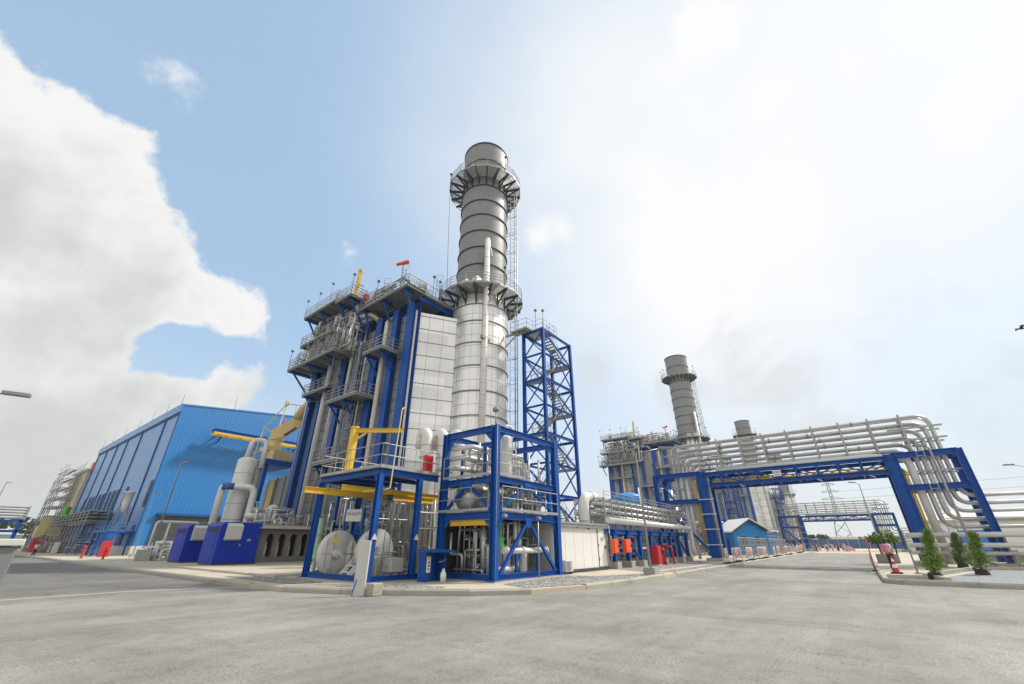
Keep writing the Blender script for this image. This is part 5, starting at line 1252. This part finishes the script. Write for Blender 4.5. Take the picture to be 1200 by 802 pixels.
for i in range(11):
    x = 54 + i * 3.4; lab = 'grey mesh site fence panel, %s from the near bridge leg towards the far bridge' % (ORDN[i] if i < 10 else 'last')
    if fp is None:
        fp = thing('mesh_fence', lab, 'fence', (x, 11.2, G), group='mesh fence panels')
        M().tube([(x, 11.2, .2), (x, 11.2, 2.2), (x + 3.2, 11.2, 2.2), (x + 3.2, 11.2, .2)], .04, 6).build('frame', 'galv', fp)
        m = M()
        for k in range(17): m.tube([(x + .1 + k * .185, 11.2, .25), (x + .1 + k * .185, 11.2, 2.2)], .011, 4, caps=False)
        for k in range(4): m.tube([(x, 11.2, .45 + k * .5), (x + 3.2, 11.2, .45 + k * .5)], .018, 4, caps=False)
        m.build('mesh', 'galv', fp)
        M().box(x - .3, 11.0, G, x + .3, 11.4, .3).build('foot', 'concrete', fp)
    else: copy_tree(fp, (x, 11.2 + .02 * i, G), lab)
rnd = random.Random(6)
t = thing('far_hoarding', 'blue hoarding closing the far end of the road', 'hoarding', (205, 6, 0))
M().box(205, -9, 0, 205.3, 32, 3.0).build('panel', 'blue_dusty', t)
m = M()
for i in range(14): m.box(204.9, -9 + i * 3, 0, 204.99, -8.8 + i * 3, 3.1)
m.build('post', 'galv', t)
t = thing('site_clutter', 'red and white barriers and stacked parts crowding the far road end', 'site clutter', (120, 9, 0))
m = M(); m2 = M(); m3 = M()
for i in range(46):
    x = rnd.uniform(104, 150); y = rnd.uniform(3, 13.5) if x > 125 else rnd.uniform(9.5, 15); w = rnd.uniform(.2, 1.2); h = rnd.uniform(.5, 1.5)
    (m, m2, m3)[i % 3].cut().box(x, y, 0, x + w, y + w * .5, h).beam((x, y, h), (x + w, y + w, h + .3), .06)
m.build('block', 'pink', t); m2.build('block', 'galv_dark', t); m3.build('block', 'offwhite', t)
t = thing('transmission_tower', 'lattice power pylon on the skyline above the far pipe bridge', 'pylon', (400, 13, 0))
m = M()
def taper(z): return 5.5 - 4.7 * min(1, z / 30) if z < 30 else .8
lv = [0, 8, 15, 21, 26, 30, 34, 38, 43]
for sx in (-1, 1):
    for sy in (-1, 1):
        for a, b in zip(lv, lv[1:]): m.beam((400 + sx * taper(a), 13 + sy * taper(a), a), (400 + sx * taper(b), 13 + sy * taper(b), b), .3)
for a, b in zip(lv, lv[1:]):
    for s in (-1, 1):
        m.beam((400 - taper(a), 13 + s * taper(a), a), (400 + taper(b), 13 + s * taper(b), b), .22).beam((400 + s * taper(a), 13 - taper(a), a), (400 + s * taper(b), 13 + taper(b), b), .22)
        m.beam((400 + s * taper(a), 13 + taper(a), a), (400 + s * taper(b), 13 - taper(b), b), .22)
m.build('body', 'galv_dark', t)
m = M()
for z, l in ((31, 6.5), (36, 5.2), (41, 4)): m.beam((400, 13 - l, z + .2), (400, 13, z + 1.6), .3).beam((400, 13 + l, z + .2), (400, 13, z + 1.6), .3).beam((400, 13 - l, z), (400, 13 + l, z), .3)
m.build('cross_arm', 'galv_dark', t)
for i, (z, y) in enumerate(((31, 6.5), (36, 7.8))):
    pts = [(400, y, z)] + [(400 - k * 18, y - k * 42, z + .08 * (k - 4) ** 2 - 1.3) for k in range(1, 10)]
    tag(M().tube(pts, .07, 4).build('power_line', 'wire'), ['faint lower power line crossing the sky at the far end', 'faint upper power line crossing the sky at the far end'][i], 'power line', 'power lines')

# ------------------------------------------------------------------ planting, cone, people, bird
def tree(lab, x, y, h, seed, leaf, lean=0.):
    rnd = random.Random(seed); t = thing('young_tree', lab, 'tree', (x, y, G), group='three young conical trees')
    z0 = G
    M().tube([(x, y, z0), (x + .03, y + lean * .3, z0 + h * .4), (x, y + lean, z0 + h * .95)], [.045, .03, .008], 7).build('trunk', 'bark', t)
    M().lathe((x, y, z0), Z, [(0, .26), (.2, .26), (.26, .2), (.3, .0)], 12).build('root_ball', 'soil', t)
    m = M(); 
    br = []
    for i in range(120):
        f = rnd.random() ** .9; z = z0 + h * (.15 + .85 * f); R = (.44 * (1 - f) ** .7 + .06) * rnd.uniform(.55, 1.2)
        if f < .1: R *= .75
        a = rnd.uniform(0, 2 * PI); br.append((V((x, y + lean * f, z - .08)), V((x + R * math.cos(a), y + lean * f + R * math.sin(a), z + rnd.uniform(0, .16))), f))
    for p, q, f in br:
        for k in range(52):
            s = rnd.random() ** .6; c = p.lerp(q, s) + V((rnd.gauss(0, .05), rnd.gauss(0, .05), rnd.gauss(0, .06)))
            n = V((rnd.gauss(0, 1), rnd.gauss(0, 1), rnd.gauss(.5, .8))).normalized(); u = n.orthogonal().normalized()
            a = rnd.uniform(0, PI); w = n.cross(u); u, w = u * math.cos(a) + w * math.sin(a), w * math.cos(a) - u * math.sin(a)
            l = rnd.uniform(.02, .042)
            m.add([c - u * l, c + w * l * .5, c + u * l * 1.2, c - w * l * .5], [(0, 1, 2, 3)])
    m.build('crown', leaf, t)
    return t
tree('bushiest young conical tree, nearest the kerb corner', 28.9, -1.95, 1.95, 1, 'leaf', -.35)
tree('darker young conical tree standing farther back between the other two', 43.2, -4.5, 2.05, 2, 'leaf_dark', -.2)
tree('bright slim young conical tree farthest along the pale gravel', 34.0, -4.15, 2.0, 3, 'leaf', -.3)
t = thing('clipped_shrub', 'small flat-topped green shrub above the person on the footpath', 'shrub', (50, -.9, G))
m = M(); rnd = random.Random(9)
for i in range(1500):
    c = V((50.5 + rnd.gauss(0, .3), -.85 + rnd.gauss(0, .5), 1.95 + rnd.gauss(0, .15))); n = V((rnd.gauss(0, 1), rnd.gauss(0, 1), rnd.gauss(.4, 1))).normalized(); u = n.orthogonal() * .09; w = n.cross(u) * .6
    m.add([c - u, c + w, c + u, c - w], [(0, 1, 2, 3)])
m.build('crown', 'leaf', t)
for dy in (-.5, .4): M().tube([(50.5, -1.0 + dy, G), (50.5, -1.0 + dy * 1.3, 1.8)], .06, 6).build('trunk', 'bark', t)
M().box(50, -1.6, G, 51, -.1, .8).build('planter', 'concrete', t)
rnd = random.Random(12)
for i, (x, y, h, w) in enumerate(((22, 262, 12, 16), (-8, 270, 10, 14), (44, 300, 14, 20), (330, -8, 8, 10), (345, 30, 7, 11))):
    t = thing('distant_tree', ['dark clump of trees on the skyline beyond the far pipe rack', 'trees at the far end of the road beyond the grey cabinet', 'tallest trees behind the cream tower skyline', 'small trees on the bank at the far road end, planted side', 'small trees on the bank behind the far bridge'][i], 'tree', (x, y, 0), group='distant trees')
    m = M()
    lob = [(rnd.gauss(0, w * .3), rnd.gauss(0, w * .3), rnd.uniform(.45, .85) * h, rnd.uniform(.16, .3) * w) for _ in range(9)]
    for k in range(900):
        lx, ly, lz, lr = rnd.choice(lob); d = V((rnd.gauss(0, 1), rnd.gauss(0, 1), rnd.gauss(0, 1))).normalized() * lr * rnd.random() ** .4
        c = V((x + lx, y + ly, lz)) + V((d.x, d.y, d.z * .7)); n = V((rnd.gauss(0, 1), rnd.gauss(0, 1), rnd.gauss(.6, 1))).normalized(); u = n.orthogonal() * .7; q = n.cross(u) * .7
        m.add([c - u, c + q, c + u, c - q], [(0, 1, 2, 3)])
    m.build('crown', 'leaf_far', t)
    M().tube([(x, y, -.1), (x, y, h * .6)], [.5, .25], 7).build('trunk', 'bark', t)
t = thing('traffic_cone', 'red and white striped tall cone at the footpath corner', 'cone', (33, -.72, G))
M().lathe((33, -.72, G + .05), Z, [(.15, 0), (.12, .22)], 16).lathe((33, -.72, G + .05), Z, [(.09, .38), (.068, .52)], 16).lathe((33, -.72, G + .05), Z, [(.04, .66), (.025, .78), (0, .78)], 16).build('cone', 'red', t)
M().lathe((33, -.72, G + .05), Z, [(.12, .22), (.09, .38)], 16).lathe((33, -.72, G + .05), Z, [(.068, .52), (.04, .66)], 16).build('band', 'white', t)
M().box(32.75, -.97, G - .02, 33.25, -.47, G + .06).build('base', 'black', t)
t = thing('red_pole', 'red slanting post with a rope at the footpath corner', 'post', (33.5, .1, G))
M().tube([(34.5, .15, G), (34.5, .15, 1.9)], .03, 7).tube([(34.5, .15, 1.0), (37.5, .2, .7)], .03, 6).build('pole', 'red', t)
M().cyl((34.5, .15, G), Z, .18, .06, 10).build('base', 'black', t)
t = thing('steel_post', 'thin brown post standing between the cone and the first tree', 'post', (33.3, -1.6, G))
M().tube([(33.3, -1.6, G), (33.3, -1.6, 2.3)], .04, 7).cyl((33.3, -1.6, G), Z, .15, .05, 10).build('pole', 'galv_dark', t)

def skin_body(name, verts, edges, m, parent, sub=2):
    me = bpy.data.meshes.new(name); me.from_pydata([v[0] for v in verts], edges, []); me.update()
    o = bpy.data.objects.new(name, me); C.objects.link(o); o.parent = parent
    o.modifiers.new('s', 'SKIN').use_smooth_shade = True
    for i, v in enumerate(verts):
        r = v[1] if isinstance(v[1], tuple) else (v[1], v[1]); me.skin_vertices[0].data[i].radius = r
    me.skin_vertices[0].data[0].use_root = True
    sb = o.modifiers.new('d', 'SUBSURF'); sb.levels = sub; sb.render_levels = sub
    me.materials.append(MATS[m]); return o
def person(lab, x, y, z, rz, top, legs, hair, pack=None):
    t = thing('person', lab, 'person', (x, y, z), rz)
    V_ = [((0, 0, .93), (.14, .10)), ((0, 0, 1.12), (.125, .09)), ((0, .0, 1.32), (.15, .10)), ((0, 0, 1.43), (.09, .075)), ((0, 0, 1.50), .05), ((0, -.02, 1.58), .085), ((0, -.015, 1.68), .08),
          ((.09, 0, .86), .09), ((.10, -.02, .48), .06), ((.10, .03, .09), .042), ((.10, -.11, .035), .036),
          ((-.09, 0, .86), .09), ((-.10, .06, .48), .06), ((-.10, .10, .09), .042), ((-.10, -.03, .035), .036),
          ((.19, 0, 1.39), .055), ((.24, .03, 1.12), .042), ((.24, -.08, .90), .032), ((.24, -.11, .80), .03),
          ((-.19, 0, 1.39), .055), ((-.24, .03, 1.12), .042), ((-.24, -.02, .88), .032), ((-.24, -.04, .78), .03)]
    E_ = [(0, 1), (1, 2), (2, 3), (3, 4), (4, 5), (5, 6), (0, 7), (7, 8), (8, 9), (9, 10), (0, 11), (11, 12), (12, 13), (13, 14), (3, 15), (15, 16), (16, 17), (17, 18), (3, 19), (19, 20), (20, 21), (21, 22)]
    skin_body('body', V_, E_, 'skin', t)
    skin_body('shirt', [((0, 0, .92), (.16, .125)), ((0, 0, 1.12), (.15, .115)), ((0, 0, 1.32), (.17, .12)), ((0, 0, 1.42), (.11, .09)), ((.19, 0, 1.39), .072), ((.235, .025, 1.16), .06), ((-.19, 0, 1.39), .072), ((-.235, .025, 1.16), .06)],
              [(0, 1), (1, 2), (2, 3), (3, 4), (4, 5), (3, 6), (6, 7)], top, t)
    skin_body('trousers', [((0, 0, .96), (.15, .115)), ((.09, 0, .84), .105), ((.10, -.02, .48), .078), ((.10, .03, .12), .062), ((-.09, 0, .84), .105), ((-.10, .06, .48), .078), ((-.10, .10, .12), .062)],
              [(0, 1), (1, 2), (2, 3), (0, 4), (4, 5), (5, 6)], legs, t)
    h = M().lathe((0, .0, 1.60), Z, [(.098, 0), (.105, .06), (.09, .12), (.05, .16), (0, .17)], 14).lathe((0, .05, 1.5), Z, [(0, 0), (.07, .02), (.085, .1), (0, .14)], 12); h.build('hair', hair, t)
    f = M().ball((.03, -.10, 1.625), .012, 6).ball((-.03, -.10, 1.625), .012, 6); f.build('eyes', 'black', t)
    M().lathe((0, -.095, 1.585), (0, -1, -.3), [(.016, 0), (.012, .02), (0, .026)], 6).box(-.025, -.108, 1.535, .025, -.098, 1.545).ball((.088, 0, 1.6), .02, 6).ball((-.088, 0, 1.6), .02, 6).build('face', 'skin', t)
    M().box(.06, -.16, 0, .14, .08, .07).box(-.14, -.08, 0, -.06, .15, .07).build('shoes', 'black', t, bevel=.02)
    hm = M()
    for sx, yy, zz in ((1, -.13, .76), (-1, -.05, .74)):
        hm.ball((sx * .24, yy, zz), .038, 8)
        for k in range(4): hm.tube([(sx * .24, yy - .025 + .018 * k, zz - .02), (sx * .235, yy - .03 + .019 * k, zz - .075), (sx * .22, yy - .03 + .019 * k, zz - (.105 + .01 * (k in (1, 2))))], .009, 5)
        hm.tube([(sx * .225, yy - .03, zz + .01), (sx * .205, yy - .055, zz - .03), (sx * .205, yy - .055, zz - .055)], .01, 5)
    hm.build('hands', 'skin', t)
    if pack: M().box(-.13, .11, 1.02, .13, .27, 1.42).build('backpack', pack, t, bevel=.05)
    return t
person('dark haired person in pale top with a pink backpack on the footpath behind the cone', 36.4, -.75, G - .02, .9, 'cloth_white', 'cloth_dark', 'black', 'cloth_pink')
person('person in pale shirt and black trousers walking far along the kerb', 9.0, 88, 0.0, .5, 'cloth_white', 'cloth_dark', 'black')
for i, (x, y, c) in enumerate(((118, 9.3, 'cloth_dark'), (126, 8.0, 'cloth_white'), (133, 6.2, 'red'))):
    person(['tiny distant worker in dark clothes by the far barriers', 'tiny distant worker in pale clothes by the far barriers', 'tiny distant worker in red on the sandy road end'][i], x, y, 0, .6 * i, c, 'cloth_dark', 'black')
t = thing('bird', 'small dark bird flying high above the side pipe rack', 'bird', (67.1, -19.9, 23.2))
b = V((67.1, -19.9, 23.2)); d = V((-.3, .95, .1)).normalized(); s = d.cross(Z).normalized()
M().tube([b - d * .45, b - d * .2, b, b + d * .22, b + d * .34, b + d * .46], [.02, .07, .11, .09, .07, .012], 8).build('body', 'dark', t)
for k in (-1, 1): M().prism([b + d * .16, b + s * k * .4 + d * .22 + Z * .22, b + s * k * .95 - d * .05 + Z * .12, b + s * k * .4 - d * .1 + Z * .18, b - d * .14], (0, 0, .025)).build('wing', 'black', t)

# ------------------------------------------------------------------ thin haze in the air
hm = bpy.data.materials.new('haze'); hm.use_nodes = True; hn = hm.node_tree
hn.nodes.remove(hn.nodes['Principled BSDF']); pv = N(hn, 'ShaderNodeVolumePrincipled'); pv.inputs['Density'].default_value = .00025; pv.inputs['Color'].default_value = (.92, .95, 1., 1)
hn.links.new(pv.outputs[0], hn.nodes['Material Output'].inputs['Volume']); MATS['haze'] = hm
M().box(-720, -920, -3.5, 1120, 1120, 75).build('haze', 'haze', kind='stuff')

# ------------------------------------------------------------------ camera
cam = bpy.data.cameras.new('camera'); co = bpy.data.objects.new('camera', cam); C.objects.link(co)
cam.sensor_width = 36; cam.lens = 36 * 480 / 1200; cam.clip_end = 5000; cam.clip_start = .05
P, A = math.radians(26.2), math.radians(38.1)
fw = V((math.cos(A) * math.cos(P), math.sin(A) * math.cos(P), math.sin(P)))
co.location = (0, 0, 1.6); co.rotation_euler = fw.to_track_quat('-Z', 'Y').to_euler()
bpy.context.scene.camera = co

# ------------------------------------------------------------------ light and sky
sun_el, sun_az = 47., -34.
S = V((math.cos(math.radians(sun_el)) * math.cos(math.radians(sun_az)), math.cos(math.radians(sun_el)) * math.sin(math.radians(sun_az)), math.sin(math.radians(sun_el))))
sl = bpy.data.lights.new('sun', 'SUN'); sl.energy = 2.6; sl.angle = math.radians(6); sl.color = (1., .95, .87)
so = bpy.data.objects.new('sun', sl); C.objects.link(so); so.rotation_euler = (-S).to_track_quat('-Z', 'Y').to_euler()
w = bpy.data.worlds.new('World'); bpy.context.scene.world = w; w.use_nodes = True
nt = w.node_tree; L = nt.links; bg = nt.nodes['Background']; bg.inputs['Strength'].default_value = .1
sky = N(nt, 'ShaderNodeTexSky', sky_type='NISHITA', sun_disc=False); sky.sun_elevation = math.radians(sun_el); sky.sun_rotation = math.radians(90 - sun_az)
sky.air_density = 1.0; sky.dust_density = .6; sky.ozone_density = 1.4
tc = N(nt, 'ShaderNodeTexCoord'); DIR = tc.outputs['Generated']
def mth(op, a, b=None, c=None):
    n = N(nt, 'ShaderNodeMath', operation=op)
    for i, v in enumerate((a, b, c)):
        if v is None: continue
        if hasattr(v, 'is_linked'): L.new(v, n.inputs[i])
        else: n.inputs[i].default_value = v
    return n.outputs[0]
def noise(sc, det, ro=.55, vec=None, dist=0.):
    n = N(nt, 'ShaderNodeTexNoise'); n.inputs['Scale'].default_value = sc; n.inputs['Detail'].default_value = det; n.inputs['Roughness'].default_value = ro; n.inputs['Distortion'].default_value = dist
    L.new(vec or DIR, n.inputs['Vector']); return n.outputs['Fac']
def dot(vec): n = N(nt, 'ShaderNodeVectorMath', operation='DOT_PRODUCT'); L.new(DIR, n.inputs[0]); n.inputs[1].default_value = vec; return n.outputs['Value']
def sstep(x, a, b, lo=0., hi=1.):
    r = N(nt, 'ShaderNodeMapRange', interpolation_type='SMOOTHSTEP'); r.inputs[1].default_value = a; r.inputs[2].default_value = b; r.inputs[3].default_value = lo; r.inputs[4].default_value = hi
    L.new(x, r.inputs[0]); return r.outputs[0]
def mix(f, a, b):
    m = N(nt, 'ShaderNodeMix', data_type='RGBA')
    for s_, v in ((0, f), (6, a), (7, b)):
        if hasattr(v, 'is_linked'): L.new(v, m.inputs[s_])
        else: m.inputs[s_].default_value = v if s_ == 0 else (*v, 1)
    return m.outputs[2]
def field(blobs):
    cur = None
    for x, y, z, r in blobs:
        n_ = math.sqrt(x * x + y * y + z * z); dd = dot((x / n_, y / n_, z / n_))
        q = mth('SQRT', mth('MAXIMUM', mth('MULTIPLY_ADD', dd, -2., 2.), 0.))
        v = mth('MULTIPLY_ADD', q, -1. / r, 1.); v = mth('MULTIPLY', v, r / .1)
        cur = v if cur is None else mth('SMOOTH_MAX', cur, v, .25)
    return cur
BIG = [(-0.211, 0.82, 0.532, 0.124), (-0.135, 0.882, 0.451, 0.18), (-0.046, 0.89, 0.453, 0.14), (0.055, 0.907, 0.417, 0.122), (0.15, 0.898, 0.414, 0.075), (0.21, 0.886, 0.413, 0.053), (-0.072, 0.826, 0.559, 0.083), (-0.001, 0.957, 0.292, 0.133), (0.07, 0.944, 0.323, 0.063), (0.037, 0.986, 0.165, 0.14), (0.125, 0.963, 0.238, 0.058), (0.186, 0.95, 0.252, 0.056), (0.249, 0.93, 0.272, 0.064), (0.098, 0.971, 0.22, 0.049)]
WISP = [(0.63, 0.412, 0.658, 0.051), (-0.018, 0.709, 0.705, 0.031), (0.652, 0.372, 0.661, 0.035), (0.35, 0.737, 0.579, 0.016), (0.542, -0.025, 0.84, 0.08), (0.742, -0.311, 0.593, 0.075), (0.701, -0.35, 0.621, 0.046)]
DARK = [(0.952, 0.076, 0.296, 0.121), (0.931, -0.139, 0.337, 0.091), (0.96, -0.184, 0.209, 0.102), (0.916, 0.276, 0.29, 0.102), (0.836, 0.397, 0.378, 0.081), (0.979, 0.015, 0.202, 0.088)]
nA = noise(5.5, 9, .58); nB = noise(16., 8, .6); nC = noise(2.2, 5, .5)
fb = mth('ADD', field(BIG), mth('ADD', mth('MULTIPLY', mth('SUBTRACT', nA, .5), 1.5), mth('MULTIPLY', mth('SUBTRACT', nB, .5), .85)))
GAP = [(.14, .93, .335, .045), (.19, .92, .34, .05), (.24, .91, .35, .04)]
fb = mth('SUBTRACT', fb, mth('MULTIPLY', mth('MAXIMUM', mth('ADD', field(GAP), .16), 0.), .95))
big = sstep(fb, -.12, .13)
fw_ = mth('ADD', field(WISP), mth('MULTIPLY', mth('SUBTRACT', nB, .5), 1.4)); wisp = sstep(fw_, -.1, .55, 0., .85)
fd = mth('ADD', mth('MULTIPLY', field(DARK), .55), mth('ADD', mth('MULTIPLY', mth('SUBTRACT', noise(4.2, 10, .62, None, .6), .5), 3.6), mth('MULTIPLY', mth('SUBTRACT', nB, .5), 1.0))); dark = sstep(fd, -.1, 1.0, 0., .62)
sund = dot(tuple(V((.74, .03, .67)).normalized()))
hz0 = N(nt, 'ShaderNodeMapRange'); hz0.inputs[1].default_value = .55; hz0.inputs[2].default_value = .975; L.new(mth('ADD', sund, mth('MULTIPLY', mth('SUBTRACT', nC, .5), .2)), hz0.inputs[0]); hz = mth('POWER', hz0.outputs[0], 2.7)
sepz = N(nt, 'ShaderNodeSeparateXYZ'); L.new(DIR, sepz.inputs[0]); up = sepz.outputs[2]
hor = sstep(up, .0, .42, 1., 0.)
K = 1.035
col = mix(.55, sky.outputs[0], (3.25 * K, 4.55 * K, 5.85 * K))
col = mix(mth('MULTIPLY', hor, .72), col, (4.3 * K, 4.45 * K, 4.5 * K))
col = mix(hz, col, (5.7 * K, 5.75 * K, 5.75 * K))
col = mix(wisp, col, (5.75 * K, 5.75 * K, 5.75 * K))
col = mix(dark, col, (4.0 * K, 4.2 * K, 4.35 * K))
shade = sstep(mth('ADD', mth('MULTIPLY_ADD', up, -.9, mth('MULTIPLY_ADD', fb, .22, .38)), mth('ADD', noise(3.1, 6, .5), mth('MULTIPLY', mth('SUBTRACT', nB, .5), .35))), .42, .98)
ccol = mix(shade, (5.35 * K, 5.36 * K, 5.3 * K), (3.7 * K, 3.78 * K, 3.74 * K))
col = mix(big, col, ccol)
behind = sstep(dot(tuple(fw)), .50, .05)  # added bright sky outside the view, fill light for the camera-facing sides
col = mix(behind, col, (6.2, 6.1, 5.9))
low = sstep(up, -.02, .0, 0., 1.)
col = mix(low, (1.2, 1.15, 1.05), col)
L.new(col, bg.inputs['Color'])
sc = bpy.context.scene
sc.view_settings.view_transform = 'Standard'; sc.view_settings.look = 'None'; sc.view_settings.gamma = 1; sc.view_settings.exposure = .75
sc.cycles.max_bounces = 8; sc.cycles.use_denoising = True
